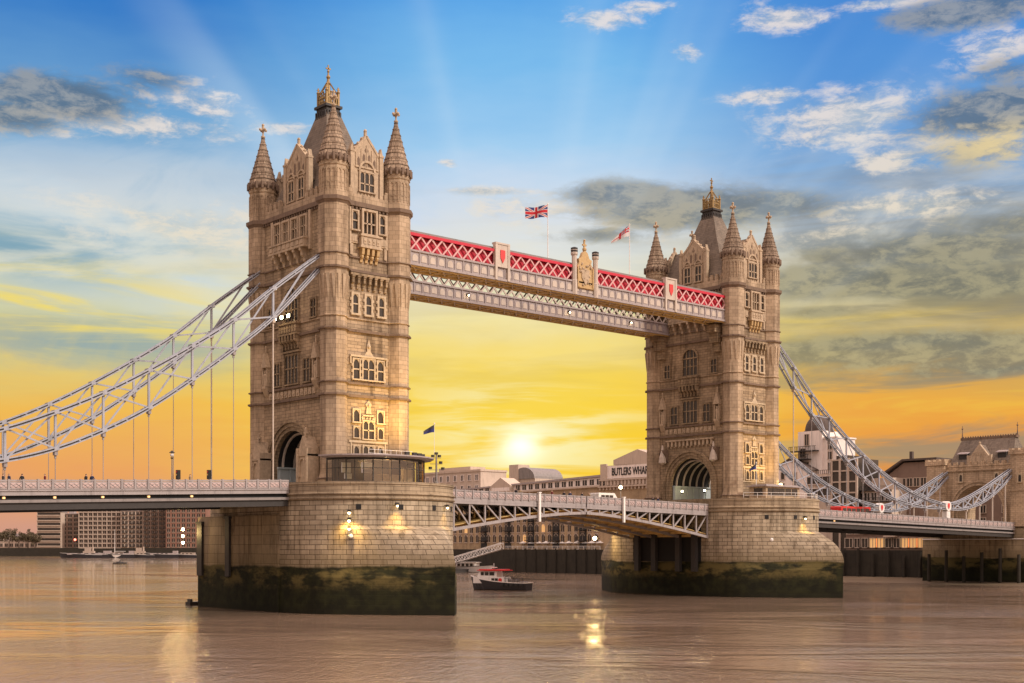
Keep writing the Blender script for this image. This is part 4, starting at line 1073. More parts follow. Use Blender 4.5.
mb = MB(); mb.zprism([(x,y) for x,y in dshape(8.2,7.0)][::-1], 3.25, 3.42); mb.zprism([(x,y) for x,y in dshape(8.5,7.3)][::-1], 3.42, 3.6); mb.build('roof','mauve',pv)
mb = MB(); mb.zprism([(x,y) for x,y in dshape(7.3,6.0)][::-1], 0.02, .22); mb.build('plinth','dark',pv)
mb = MB()
for k in range(len(D0)-1):
    (x0,y0),(x1,y1) = D0[k],D0[k+1]; mb.add([(x0,y0,.22),(x1,y1,.22),(x1,y1,3.25),(x0,y0,3.25)],[(3,2,1,0)])
mb.build('glazing','glazing',pv)
mb = MB()
for k,(x_,y_) in enumerate(D0):
    w_ = .13 if k % 3 == 0 else .05
    mb.box(x_-w_/2,x_+w_/2,y_-w_/2,y_+w_/2,.22,3.25)
for k in range(len(D0)-1): mb.bar((*D0[k],1.9),(*D0[k+1],1.9),.05,.07); mb.bar((*D0[k],3.1),(*D0[k+1],3.1),.08,.25)
mb.build('mullions','dark',pv)
mb = MB(); mb.box(-6.6,6.6,-.5,-.3,.22,3.2,1); mb.box(-2.0,2.6,-2.8,-2.4,.22,1.2); mb.box(-2.1,2.7,-2.9,-2.3,1.2,1.28); mb.box(3.4,5.0,-2.2,-1.6,.22,2.3); mb.box(-.1,.1,-4.0,-3.8,.22,3.2); mb.build('interior_counter',['trim','umber'],pv)
for k,(x0,z0,x1,z1,mm) in enumerate([(-6.6,1.3,-5.2,2.6,'white'),(-4.9,1.9,-3.1,2.6,'white'),(-6.4,.5,-5.3,1.2,'white'),(-4.9,1.25,-3.1,1.8,'mauve')]):
    yk = -5.9*math.sqrt(max(0,1-(max(abs(x0),abs(x1))/7.2)**2))-.10
    mb = MB(); mb.box(x0,x1,yk,yk+.05,z0,z1); mb.build('notice_panel',mm,pv)
for x_,y_ in ((1.5,-5.5),(3.0,-5.1),(4.4,-4.3),(5.6,-3.4)):
    mb = MB(); mb.box(x_-.3,x_+.3,y_-.2,y_+.2,3.75,4.15); mb.box(x_-.05,x_+.05,y_-.1,y_+.1,3.6,3.8); mb.build('roof_floodlight','dark',pv)
mb = MB()
for z_ in (4.1,4.6): mb.tube([(-1.5,-1.2,z_),(5.6,-1.2,z_)],.03,6)
for k in range(9): mb.tube([(-1.5+k*.887,-1.2,3.6),(-1.5+k*.887,-1.2,4.6)],.03,6)
mb.build('roof_railing','white',pv)
for k in range(3):
    mb = MB(); x_ = -3+k*3; mb.box(x_-.6,x_+.6,-3.6,-3.5,3.14,3.24); mb.build('ceiling_lamp','lampo',pv)
light('pavilion_light','POINT',pv,(0,-2.9,2.7),420,(1,.72,.38),.3)
light('tower_floodlight_beam','SPOT',pv,(4.4,-4.6,4.4),3600,(1,.60,.14),.25,aim=(1.6,1.4,12.5),spot=110,blend=.9)
light('tower_floodlight_beam','SPOT',pv,(1.5,-5.8,4.4),5600,(1,.60,.14),.25,aim=(1.2,1.4,16.5),spot=100,blend=.9)

cb = thing('control_cabin', 'low stone control cabin with a row of windows on top of the right pier', 'cabin', (S-.2,-14.2,16.6))
mb = MB(); mb.box(-4.6,4.9,-1.6,1.9,0,2.1); mb.build('wall','ashlar',cb)
mb = MB(); mb.box(-5.0,5.3,-2.0,2.2,2.1,2.3); mb.box(-4.4,4.6,-1.5,1.6,2.3,2.5); mb.build('roof','mauve',cb)
Fc = Fr((0,-1.6,0),(1,0,0),(0,-1,0)); Fc2 = Fr((-4.6,0,0),(0,-1,0),(-1,0,0))
for uu,wd in ((-3.4,1.1),(-1.9,1.4),(-.2,1.4),(1.6,1.4),(3.4,1.4)): window(cb,Fc,uu,.75,wd,.95,'dark',head=False,fw=.08,fd=.06)
window(cb,Fc2,0,.75,1.6,.95,'dark',head=False,fw=.08,fd=.06)
mb = MB(); mb.box(4.9,5.6,-1.0,1.2,0,1.9); mb.build('lobby','ashlar',cb)
light('tower_floodlight_beam','SPOT',cb,(.6,-1.8,2.8),4200,(1,.60,.14),.25,aim=(.8,4.7,10.0),spot=105,blend=.9)

def ensign_faces(kind):
    def uj(u,v):                                  # u,v in 0..1
        X=(u-.5)*2; Y=(v-.5)*1.0
        if abs(Y)<.10 or abs(X)<.10: return 1
        if abs(Y)<.167 or abs(X)<.167: return 2
        dd_=min(abs(Y-X*.5),abs(Y+X*.5))
        if dd_<.035: return 1
        if dd_<.11: return 2
        return 0
    def f(u,v):
        if kind=='union': return uj(u,v)
        if kind=='ensign':
            if u<.46 and v>.5: return uj(u/.46,(v-.5)/.5)
            if abs(v-.5)<.07 or abs(u-.5)<.045: return 1
            return 2
        return 0 if v<.55 else 3
    return f
M['flagblue'] = plain('navy_flag_cloth',(.03,.04,.16),.8); M['flagred'] = plain('red_flag_cloth',(.48,.02,.03),.8); M['flagwhite'] = plain('white_flag_cloth',(.56,.54,.53),.8); M['flagdark'] = plain('dark_flag_cloth',(.05,.05,.06),.8)
def flag(kind, L, H, droop, label, loc, rz, pole_top, pole_base, pr_=.06):
    o = thing('flagpole', label, 'flag', loc, rz)
    mb = MB(); mb.lathe(0,0,[(pole_base,pr_*1.3),(pole_top,pr_*.8)],8); mb.ball((0,0,pole_top),.12,0,6); mb.build('pole','white',o)
    f = ensign_faces(kind); nu,nv = 44,26; vs=[]
    for j in range(nv+1):
        for i in range(nu+1):
            u,v=i/nu,j/nv
            vs.append((u*L*(1-.12*droop), .16*L*math.sin(u*7+v*1.2)*u**.6, pole_top-.15-H+v*H - droop*L*u**1.3*.55 + (droop*.9*H*u*(.5-v)*.9)))
    fs=[];mi=[]
    for j in range(nv):
        for i in range(nu):
            a=j*(nu+1)+i; fs.append((a,a+1,a+nu+2,a+nu+1)); mi.append(f((i+.5)/nu,(j+.5)/nv))
    mb=MB(); mb.add(vs,fs); mb.mi=mi; mb.build('cloth',['flagblue','flagred','flagwhite','flagdark'],o,smooth=True)
    return o
flag('union',3.6,1.9,.22,'tall flagpole on the red walkway flying the blue, red and white crossed flag',(35.5,-6.6,0),math.pi-YAW+.05,60.9,52.2)
flag('ensign',3.5,1.8,1.05,'flagpole on the red walkway flying a drooping white flag with a red cross',(53.7,-6.6,0),math.pi-YAW+.05,60.8,52.2)
flag('dark',1.6,1.0,.7,'small dark flag on the thin pole over the mast of the left pier',(7.2,-14.6,0),math.pi-YAW+.1,24.9,20.4,.03)
flag('dark',1.5,1.0,.9,'thin white flagpole with limp dark flag beside the control cabin',(S-4.6,-13.6,0),math.pi-YAW+.1,22.8,16.6,.05)
ms = thing('radar_mast','grey radar mast with crossarms and instruments at the edge of the left pier','mast',(7.3,-14.9,16.6))
mb=MB(); mb.lathe(0,0,[(0,.35),(.5,.3),(.6,.16),(4.2,.1)],8)
for z_,w_ in ((2.1,.9),(2.9,.7),(3.7,.55)): mb.bar((-w_,w_*.6,z_),(w_,-w_*.6,z_),.07,.07)
mb.build('mast_pole','steel2',ms)
for q in ((.75,-.45,2.3),(-.7,.4,2.35),(.5,-.3,3.1),(.35,-.2,3.95),(-.4,.25,3.95),(0,0,4.3)):
    mb=MB(); mb.box(q[0]-.17,q[0]+.17,q[1]-.17,q[1]+.17,q[2]-.14,q[2]+.16); mb.build('instrument','dark',ms)
# white railings on the pier edges
rl = thing('pier_railing','thin metal railing on the right pier edge beside the control cabin','railing',(S,0,0))
mb=MB(); pts=[(x,y,17.5) for x,y in footprint(0,-.2)[6:27]]; mb.tube(pts,.035,6); mb.tube([(x,y,17.05) for x,y,z in pts],.03,6)
for p_ in pts[::2]: mb.tube([(p_[0],p_[1],16.6),p_],.035,6)
mb.build('rails','white',rl)

# ------------------------------------------------------------------ lamps on the piers
def drum_pt(cx, px):                              # point of the pier drum seen at photo column px
    best=None
    for k in range(0,721):
        a=R(-180+k*.25); x_,y_=cx+PR*math.cos(a),-8.5+PR*math.sin(a)
        dx,dy=x_-CAMPOS.x,y_-CAMPOS.y; r_=dx*cy_-dy*sy_; d_=dx*sy_+dy*cy_
        e=abs(512+FPX*r_/d_-px)
        if (best is None or e<best[0]) and (math.cos(a)*dx+math.sin(a)*dy<0): best=(e,x_,y_,a,d_)
    return best[1:]
def pier_lamp(cx, px, py, label, watts, hang=.55, n=1, lens='lamp', spot=120, down=6.0, dz=1.0):
    x_,y_,a,d_ = drum_pt(cx,px); z_ = CAMPOS.z+(HOR-py)*d_/FPX
    o = thing('wall_lamp',label,'lamp',(x_,y_,z_),a,group='lamps on the granite piers')
    for k in range(n):
        zz=-k*dz
        mb=MB(); mb.box(-.1,hang-.1,-.05,.05,zz+.14,zz+.24); mb.box(hang-.25,hang+.1,-.22,.22,zz-.05,zz+.3); q=mb.build('lamp_housing','dark',o)
        mb=MB(); mb.ball((hang-.02,0,zz-.12),.15,0,8); mb.build('lens',lens,q)
    light('lamp_light','SPOT',o,(hang+.35,0,-.3-(n-1)*dz*.35),watts,(1,.60,.16),.2,aim=(.05,0,-down),spot=spot,blend=1.0)
    return o
pier_lamp(0,350,512,'cluster of three bright lamps fixed down the face of the left pier',1500,n=3,lens='lampw',spot=150,down=4.5,dz=1.0)
pier_lamp(0,396,505,'bracket downlight throwing a yellow patch on the left pier, right of the cluster',900,down=5.5,spot=95)
pier_lamp(0,444,507,'bracket downlight near the right edge of the left pier',300,down=4.0,spot=95)
pier_lamp(S,803,518,'bracket downlight throwing a yellow patch on the right pier',900,down=5.0,spot=95)
def post_lamp(loc, label, watts, n, dirx=-1, lens='lampw', r_=.21):
    o=thing('bracket_lamp',label,'lamp',loc)
    for k in range(n):
        mb=MB(); mb.box(*sorted((0,-dirx*1.3)),-.06,.06,-k*.95-.06,-k*.95+.06); q=mb.build('bracket','dark',o)
        mb=MB(); mb.ball((0,0,-k*.95),r_,0,8); mb.build('lens',lens,q)
    light('lamp_light','POINT',o,(dirx*.5,-.3,-.4),watts,(1,.66,.24),.3)
    return o
post_lamp((-13.0,17.4,10.9),'stack of three glaring lamps on the far left edge of the left pier',900,3)
post_lamp((S-12.6,17.2,10.0),'single glaring lamp on the left edge of the right pier',900,1,r_=.36)
x_,y_,a,d_=drum_pt(S,771); o=thing('floodlight','unlit white round floodlight on the face of the right pier','floodlight',(x_,y_,9.6),a); mb=MB(); mb.ball((.3,0,0),.35,0,8); mb.build('globe','white',o); mb=MB(); mb.box(-.1,.2,-.06,.06,-.1,0); mb.build('bracket','dark',o)
x_,y_,a,d_=drum_pt(0,351); o=thing('floodlight','unlit white round floodlight low on the face of the left pier','floodlight',(x_,y_,9.75),a); mb=MB(); mb.ball((.3,0,0),.3,0,8); mb.build('globe','white',o); mb=MB(); mb.box(-.1,.2,-.06,.06,-.1,0); mb.build('bracket','dark',o)

def street_lamp(loc, label, h, lit, watts=0):
    o=thing('street_lamp',label,'street lamp',loc,group='street lamps along the bridge')
    mb=MB(); mb.lathe(0,0,[(0,.22),(.6,.2),(.7,.1),(h-.5,.07)],8); mb.build('post','steel2',o)
    mb=MB(); mb.lathe(0,0,[(h-.5,.1),(h-.4,.26),(h-.3,.1)],8); mb.box(-.28,.28,-.28,.28,h+.28,h+.36); mb.lathe(0,0,[(h+.36,.3),(h+.6,.05)],8); mb.build('lantern_cap','dark',o)
    mb=MB(); mb.ball((0,0,h),.26,0,8); mb.build('globe','lampw' if lit else 'white',o)
    if watts: light('lamp_light','POINT',o,(0,-.5,h),watts,(1,.7,.3),.3)
    return o
street_lamp((49.5,-8.6,bz(49.5)),'lit street lamp on the right bascule leaf',3.0,True,120)
street_lamp((S+6.4,-10.5,16.6),'lit street lamp beside the control cabin on the right pier',2.9,True,250)
p=unpx(172,455,y=7.6); street_lamp((p.x,7.6,deckL(p.x)),'tall unlit street lamp on the left deck behind the traffic lights',p.z-deckL(p.x),False)
for px,lab in ((178,'traffic light on the left deck, further from the left tower'),(209,'traffic light on the left deck, closer to the left tower')):
    p=unpx(px,470,y=7.0)
    o=thing('traffic_light','black '+lab,'traffic light',(p.x,7.0,deckL(p.x)),0,group='traffic lights on the left deck')
    h=p.z-deckL(p.x)
    mb=MB(); mb.lathe(0,0,[(0,.1),(h-.2,.07)],8); mb.build('post','dark',o)
    mb=MB(); mb.box(-.2,.24,-.26,.26,h-1.25,h); q=mb.build('signal_head','black',o)
    for k,mm in enumerate(('signred','tan','dark')):
        mb=MB(); mb.fprism(Fr((-.2,0,h-.25-k*.38),(0,-1,0),(-1,0,0)),arc(0,0,.13,0,360,10)[:-1],0,.04); mb.build('signal_lens',mm,q)

# ================================================================== SOUTH GATEHOUSE
gh = thing('bridge_gatehouse','stone gatehouse with steep slate roof, central gable and wide road arch at the far right','gatehouse',(177.5,0,0))
Fg=Fr((0,0,0),(0,-1,0),(-1,0,0)); Fq=Fr((9.5,0,0),(0,-1,0),(-1,0,0))
mb=MB(); P=[(-12.3,8),(-12.3,27.0),(12.3,27.0),(12.3,8),(6.0,8),(6.0,16.6)]+arc(0,16.6,6.0,0,180,20)[1:]+[(-6.0,8)]
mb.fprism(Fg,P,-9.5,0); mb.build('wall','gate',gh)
mb=MB()
for r0,r1,d1 in ((6.7,7.1,.35),(6.0,6.7,.15)):
    P=[(-r1,13.0)]+arc(0,16.6,r1,180,0,20)+[(r1,13.0),(r0,13.0)]+arc(0,16.6,r0,0,180,20)+[(-r0,13.0)]; mb.fprism(Fg,P,-.2,d1)
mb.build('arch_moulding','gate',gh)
mb=MB(); mb.fbox(Fg,-8.2,8.2,26.0,26.35,-.2,.35); mb.fbox(Fg,-8.2,8.2,27.0,27.5,-.6,.12)
k=-8.0
while k<8.0: mb.fbox(Fg,k,k+.9,27.5,28.1,-.55,.1); k+=1.7
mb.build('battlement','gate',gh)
for s_,h in ((-1,29.0),(1,30.6)):
    mb=MB(); c_=s_*10.4; mb.fbox(Fg,c_-2.3,c_+2.3,13.0,h-1.4,-5.5,.9); mb.fbox(Fg,c_-2.6,c_+2.6,h-1.4,h-.6,-5.8,1.2)
    for k in range(4): mb.fbox(Fg,c_-2.55+k*1.4,c_-1.75+k*1.4,h-.6,h,-5.7,1.15); mb.fbox(Fg,c_-2.6 if k%2 else c_+2.2,c_-2.2 if k%2 else c_+2.6,h-.6,h,-5.0+k*1.3,-4.2+k*1.3)
    mb.fbox(Fg,c_-2.45,c_+2.45,21.0,21.3,-5.6,1.05)
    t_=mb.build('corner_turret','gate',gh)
    mb=MB(); Fw=Fr(Fg.o+Fg.n*.9,Fg.u,Fg.n); win_geo(mb,Fw,c_,23.0,.7,1.6,fw=.25); mb.build('window',['dressing','glass'],t_)
mb=MB(); secs=[[(.6,-8,27.1),(9.3,-8,27.1),(9.3,8,27.1),(.6,8,27.1)],[(4.4,-6.6,33.6),(5.6,-6.6,33.6),(5.6,6.6,33.6),(4.4,6.6,33.6)]]; mb.loft(secs); mb.build('roof','slate',gh)
mb=MB(); mb.box(4.3,5.7,-6.9,6.9,33.5,34.1)
for k in range(22): mb.box(4.9,5.1,-6.6+k*.62,-6.35+k*.62,34.1,34.4)
for s_ in (-1,1): mb.lathe(5,s_*6.8,[(34.1,.2),(35.2,.1),(37.0,.05)],8); mb.ball((5,s_*6.8,36.3),.22,0,6)
mb.build('ridge_cresting','cornice',gh)
Fgg=Fr(Fg.o-Fg.n*.3,Fg.u,Fg.n)
mb=MB(); mb.fprism(Fgg,[(-2.7,26.9),(2.7,26.9),(2.7,28.8),(0,32.2),(-2.7,28.8)],-.7,0); mb.fbox(Fgg,-3.0,-2.5,26.9,29.6,-.8,.15); mb.fbox(Fgg,2.5,3.0,26.9,29.6,-.8,.15); mb.ball(Fgg.p(0,32.4,-.3),.3,0,6)
mb.fprism(Fgg,[(-.9,29.4),(-.9,28.2),(0,27.3),(.9,28.2),(.9,29.4)],0,.15)
for k in range(6): mb.fbox(Fgg,-1.6+k*.6,-1.35+k*.6,29.6,30.2,0,.1)
g2=mb.build('gable','trim',gh); mb=MB(); mb.fprism(Fgg,[(-2.6,27.0),(2.6,27.0),(2.6,28.7),(0,32.0),(-2.6,28.7)],-3.4,-.7); mb.build('gable_roof','slate',g2)
for yy in (4.8,-4.8):
    mb=MB(); mb.box(1.6,4.0,yy-1.0,yy+1.0,28.0,30.2); o=mb.build('dormer','dark',gh); mb=MB(); mb.hexa([(1.2,yy-1.3,30.0),(4.4,yy-1.3,30.9),(4.4,yy+1.3,30.9),(1.2,yy+1.3,30.0),(1.2,yy-1.3,30.2),(4.4,yy-1.3,31.1),(4.4,yy+1.3,31.1),(1.2,yy+1.3,30.2)]); mb.build('dormer_roof','mauve',o)
for uu in (-4.4,4.4): window(gh,Fg,uu,23.6,.7,1.6,'dressing',fw=.3,fd=.15)
mb=MB(); mb.box(-1.2,9.4,-13.6,13.6,-1,12.6); mb.build('foundation','pierslab',gh)
mb=MB(); mb.tube([(-1.5,13.4,10.2),(-1.5,-12.8,10.2)],.11,8); mb.build('light_line_bar','lampo' if False else 'white',gh)  # plain white bar drawn for a line of light
# timber quay fenders in front of the gatehouse
for k in range(15):
    y_=46-k*4.4; x_=174.5 if abs(y_)<15 else 185.3
    o=MB(); o.lathe(0,0,[(-1,.42),(6.3+(k*37%5)*.45,.36)],8); q=o.build('timber_pile','quay'); q.location=(x_,y_,0)
    thing('','dark weathered timber pile standing against the quay by the gatehouse','timber pile',group='timber piles along the quay',obj=q)

# ================================================================== BACKGROUND BUILDINGS
M['brick'] = stone('pale_warehouse_brick',(.46,.35,.22),(.40,.30,.19),(.33,.25,.17),.6,.22,.02,.4,bump=.1)
M['redbrick'] = stone('red_brick',(.27,.14,.10),(.23,.12,.09),(.28,.2,.16),.6,.25,.02,.3,bump=.1)
M['render'] = plain('white_render',(.80,.72,.66),.8,var=.12,scale=.4,streak=.3)
M['render3'] = plain('weathered_white_frame', (.38,.31,.25), .8, var=.2, scale=.3, streak=.3)
M['render2'] = plain('beige_render',(.50,.41,.33),.8,var=.15,scale=.3,streak=.3)
M['darkroof'] = plain('dark_tiled_roof',(.085,.065,.055),.8,var=.3,scale=.8)
M['winlit'] = emit('lit_window',(1.0,.62,.24),.28)
BX=188.0
def yx(px, X=BX): return unpx(px,500,x=X).y
def zx(px,py,X=BX): return unpx(px,py,x=X).z
FB=Fr((BX,0,0),(0,-1,0),(-1,0,0))
bw=thing('riverside_warehouse','long beige riverside warehouse with rows of arched windows and a black lettered sign','warehouse',(0,0,0))
yA,yB,yC=yx(652),yx(600.5),yx(440)
zA=zx(601,476)
mb=MB(); mb.fprism(FB,[(-yB,7.6),(-yA,7.6),(-yA,zA-3.5),(-yB,zA-3.5)],-16,0); mb.fprism(FB,[(-yC,7.6),(-yB-.002,7.6),(-yB-.002,zA-3.3),(-yC,zA-4.5)],-16,-.01); mb.build('wall','brick',bw)
mb=MB(); mb.fprism(FB,[(-yB,zA-3.5),(-yA,zA-3.5),(-yA,zA+3.2),(-yB,zA+3.0)],-8,-.15); mb.fprism(FB,[(-yB-4,zA-3.2),(-yB,zA-3.2),(-yB,zA+4.6),(-yB-1.5,zA+4.6),(-yB-4,zA+2.0)],-7,.05) if False else None
mb.fprism(FB,[(-yx(612),zA+3.2),(-yA,zA+3.2),(-yA,zx(648,455)),(-yx(636),zx(636,449)),(-yx(612),zx(612,460))],-8,-.6)
for px in (604,): mb.fbox(FB,-yx(601),-yx(607),zA-3.4,zA+3.6,-.3,.35)
mb.build('sign_storey','render2',bw)
mb=MB(); 
for zz,d in ((zA-3.7,.9),(zA-1.6,.5)): mb.fbox(FB,-yB-.4,-yA,zz,zz+.45,-.3,d)
k=-yB
while k<-yA: mb.fbox(FB,k,k+.7,zA-3.1,zA-1.7,-.3,.35); mb.fbox(FB,k,k+.5,zA-4.5,zA-3.7,-.3,.6); k+=1.5
mb.fprism(FB,[(-yC,zA-4.6),(-yB,zA-3.4),(-yB,zA-2.9),(-yC,zA-4.1)],-.3,.6); mb.fprism(FB,[(-yC,zA-7.2),(-yB,zA-6.7),(-yB,zA-6.3),(-yC,zA-6.8)],-.3,.4)
mb.build('cornice','render2',bw)
mb=MB(); mb.fprism(FB,[(-yC,zA-4.2),(-yB,zA-3.0),(-yB,zA-.2),(-yC,zA-2.6)],-12,-1.2); mb.build('attic_storey','render',bw)
mb=MB(); mb.fprism(FB,[(-yC,zA-2.55),(-yB,zA-.15),(-yB,zA+.5),(-yC,zA-2.1)],-13,-.6); mb.build('roof','mauve',bw)
mb=MB(); a_,c_=-yx(491),-yx(511); zq=zA-4.0; mb.fprism(FB,[(a_,zq),(c_,zq),(c_,zq+2.6),((a_+c_)/2,zq+5.4),(a_,zq+2.6)],-6,.2); mb.build('pediment','render2',bw)
mb=MB(); mb.fbox(FB,a_+.6,c_-.6,zq+.8,zq+2.0,.15,.26); mb.build('pediment_band','render',bw)
# windows
U0,U1=-yx(447),-yx(600); nw=25
for r_,(zw,wh) in enumerate(((10.0,1.9),(13.3,1.9),(16.6,1.9))):
    for k in range(nw):
        u=U0+(U1-U0)*(k+.5)/nw
        mb=MB(); P=[(u-.72,zw),(u+.72,zw),(u+.72,zw+wh)]+arc(u,zw+wh,.72,0,180,6)[1:]
        mb.fprism(FB,P,-.05,.05,1); Q=arc(u,zw+wh,.95,0,180,6); mb.fprism(FB,Q+arc(u,zw+wh,.72,180,0,6),-.05,.16,0); mb.fbox(FB,u-.9,u+.9,zw-.25,zw,-.05,.2,0); mb.fbox(FB,u-.05,u+.05,zw,zw+wh+.6,.04,.1,0)
        lit=(k*7+r_*5)%13==0
        mb.build('window',['render2','winlit' if lit else 'glass'],bw)
Fat=Fr((BX+1.2,0,0),(0,-1,0),(-1,0,0))
for k in range(24):
    u=U0+(U1-U0)*(k+.5)/24; f=(u+yC)/(yC-yB); zc_=zA-4.2+1.2*f+.5
    mb=MB(); mb.fbox(Fat,u-.95,u+.95,zc_,zc_+1.7,-.05,.05,1); mb.fbox(Fat,u-1.1,u+1.1,zc_+1.7,zc_+1.9,-.05,.15,0); mb.fbox(Fat,u-.06,u+.06,zc_,zc_+1.7,.04,.1,0); mb.build('attic_window',['render','glass'],bw)
for px in (484,508,531,556,583):
    u=-yx(px); mb=MB()
    mb.fbox(FB,u-1.6,u+1.6,8.0,19.5,-.05,.08)
    for zz in (10.4,13.7,17.0): mb.fbox(FB,u-1.9,u+1.9,zz,zz+.25,0,1.4); mb.fbox(FB,u-1.9,u+1.9,zz+1.1,zz+1.2,1.3,1.4)
    for zz in (10.4,13.7,17.0):
        for j in range(9): mb.fbox(FB,u-1.88+j*.46,u-1.8+j*.46,zz+.2,zz+1.15,1.32,1.38)
    mb.build('balcony_stack','dark',bw)
def text_mesh(name, s, size, F, u, w, d, mat, par, width=None, depth=.12):
    cu=bpy.data.curves.new(name,'FONT'); cu.body=s; cu.size=size; cu.extrude=depth/2; cu.offset=.012*size; cu.align_x='CENTER'; cu.align_y='CENTER'
    o=bpy.data.objects.new(name,cu); COL.objects.link(o)
    bpy.context.view_layer.update()
    me=bpy.data.meshes.new_from_object(o.evaluated_get(bpy.context.evaluated_depsgraph_get())); bpy.data.objects.remove(o)
    xs=[v.co.x for v in me.vertices]; k=(width/(max(xs)-min(xs))) if width else 1
    for v in me.vertices: c=v.co.copy(); v.co=F.p(u+c.x*k, w+c.y, d+c.z)
    me.materials.clear(); me.materials.append(M[mat]); q=bpy.data.objects.new(name,me); COL.objects.link(q); q.parent=par; return q
ys0,ys1=-yx(610),-yx(651)
mb=MB(); mb.fbox(FB,ys0-1.5,ys1+.5,zA-1.0,zA+2.9,-.2,-.05); sb=mb.build('sign_board','render',bw)
text_mesh('sign_lettering','BUTLERS WHARF',3.3,FB,(ys0+ys1)/2+.3,zA+.95,.05,'black',sb,width=abs(ys1-ys0)-1.0)
# silver barrel roof behind
br=thing('barrel_roof_building','building with a silver curved barrel roof rising behind the warehouse, under the sun','building',(0,0,0))
X2=215; mb=MB(); u0,u1=-yx(513,X2),-yx(535,X2); F2=Fr((X2,0,0),(0,-1,0),(-1,0,0)); zb_=zx(524,479,X2)
mb.fbox(F2,u0,u1,7.6,zb_,-14,0); mb.build('wall','render2',br)
mb=MB(); P=[((u0+u1)/2+(u1-u0)/2*math.cos(R(t)),zb_+4.2*math.sin(R(t))) for t in range(0,181,12)]; mb.fprism(F2,P,-14,.3); mb.build('roof','steel2',br)
mb=MB(); mb.fbox(F2,u0-1.5,u0+3.5,zb_-3,zb_+5.4,-5,.6); mb.build('stair_tower','render2',br)
# white block left of the warehouse
wb=thing('white_block','flat roofed white block with small dark windows just right of the glass pavilion','building',(0,0,0))
u0,u1=-yx(418),-yx(474); zt_=zx(450,471); mb=MB(); mb.fbox(FB,u0,u1,7.6,zt_,-15,-3); mb.fbox(FB,u0+6,u1-8,zt_,zt_+1.6,-12,-5); mb.build('wall','render2',wb)
mb=MB(); mb.fbox(FB,u0-.3,u1+.3,zt_-.5,zt_+.2,-15.2,-2.7); mb.build('cornice','render2',wb)
Fw=Fr((BX+3,0,0),(0,-1,0),(-1,0,0))
for k in range(8):
    for zz in (zt_-3.6,zt_-7.4):
        u=u0+(u1-u0)*(k+.5)/8; mb=MB(); win_geo(mb,Fw,u,zz,1.5,2.0,lights=2,head=False,fw=.15); mb.build('window',['render','glass'],wb)
# parasols and railing on the terrace below the warehouse
pr_=None
for k in range(11):
    y_=yx(522+k*7.6,187)
    if pr_ is None:
        pr_=thing('parasol','white parasol on the quay terrace under the warehouse','parasol',(187.6,y_,7.6),0,group='white parasols on the warehouse terrace')
        mb=MB(); mb.lathe(0,0,[(0,.3),(.1,.3),(.12,.05),(2.2,.05)],8); mb.build('pole','white',pr_); mb=MB(); mb.lathe(0,0,[(2.0,1.5),(2.1,1.5),(2.75,.1)],8); mb.build('canopy','white',pr_)
    else: q=copy_tree(pr_); q.location=(187.6+(k%3)*.4,y_,7.6)
rw=thing('terrace_railing','pale railing along the top of the dark quay wall under the warehouse','railing',(0,0,0))
mb=MB(); ya,yb=yx(505,186.2),yx(600,186.2)
mb.tube([(186.2,ya,8.65),(186.2,yb,8.65)],.07,6); mb.tube([(186.2,ya,8.1),(186.2,yb,8.1)],.05,6)
k=yb
while k<ya: mb.tube([(186.2,k,7.6),(186.2,k,8.65)],.07,6); k+=2.4
mb.build('rails','white',rw)
for k in range(9):
    y_=yx(516+k*10,185.9); mb=MB(); mb.lathe(0,0,[(0.0,.24),(7.9,.24),(8.0,.1)],8); q=mb.build('mooring_post','quay'); q.location=(185.6,y_,0)
    thing('','dark mooring post against the quay wall below the warehouse','post',group='mooring posts on the quay wall',obj=q)

def px_block(px0,px1,X): return -yx(px0,X),-yx(px1,X),Fr((X,0,0),(0,-1,0),(-1,0,0))
# white domed building
X3=196; dm=thing('domed_building','white rendered building with a small grey dome and balconies behind the right chain','building',(0,0,0))
u0,u1,F3=px_block(798,836,X3); za=zx(812,431,X3); zb_=zx(826,438,X3)
mb=MB(); um=-yx(822,X3); mb.fbox(F3,u0,um,7.6,za,-9,0); mb.fbox(F3,um+.002,u1,7.6,zb_,-9,-.6); mb.fbox(F3,um-.3,u1+.3,zb_-.1,zb_+.3,-9.2,-.3); mb.build('wall','render',dm)
mb=MB(); c_=F3.p((u0+um)/2,0,-4.3); rr_=(um-u0)/2*.98
mb.lathe(c_.x,c_.y,[(za-.2,rr_+.3),(za+.3,rr_+.3),(za+.32,rr_)]+[(za+.3+1.15*rr_*math.sin(R(t)),rr_*math.cos(R(t))) for t in range(8,90,9)]+[(za+.3+1.15*rr_+.1,.15),(za+.3+1.15*rr_+1.6,.06)],20); mb.build('dome','darkroof',dm,smooth=False)
for zz,ua,ub in ((zx(805,451,X3),-yx(792,X3),-yx(819,X3)),(zx(805,459,X3),-yx(794,X3),-yx(812,X3))):
    mb=MB(); mb.fbox(F3,ua,ub,zz-.25,zz,-.2,1.6); mb.fbox(F3,ua,ub,zz+1.1,zz+1.22,1.45,1.55)
    k=ua
    while k<ub: mb.fbox(F3,k,k+.12,zz,zz+1.15,1.45,1.55); k+=.5
    mb.build('balcony','dark',dm)
for px,py,w_,h_ in ((807,440,1.3,3.0),(807,467,1.3,2.6),(814,480,1.3,2.4),(803,453,1.6,2.2)):
    mb=MB(); win_geo(mb,F3,-yx(px,X3),zx(px,py,X3)-h_/2,w_,h_,lights=2,head=False,fw=.15); mb.build('window',['render2','glass'],dm)
F3b=Fr((X3+.6,0,0),F3.u,F3.n)
for px,py in ((829,445),(829,455),(829,466),(825,477)):
    mb=MB(); win_geo(mb,F3b,-yx(px,X3),zx(px,py,X3)-1.1,1.2,2.0,head=False,fw=.15); mb.build('window',['render2','glass'],dm)
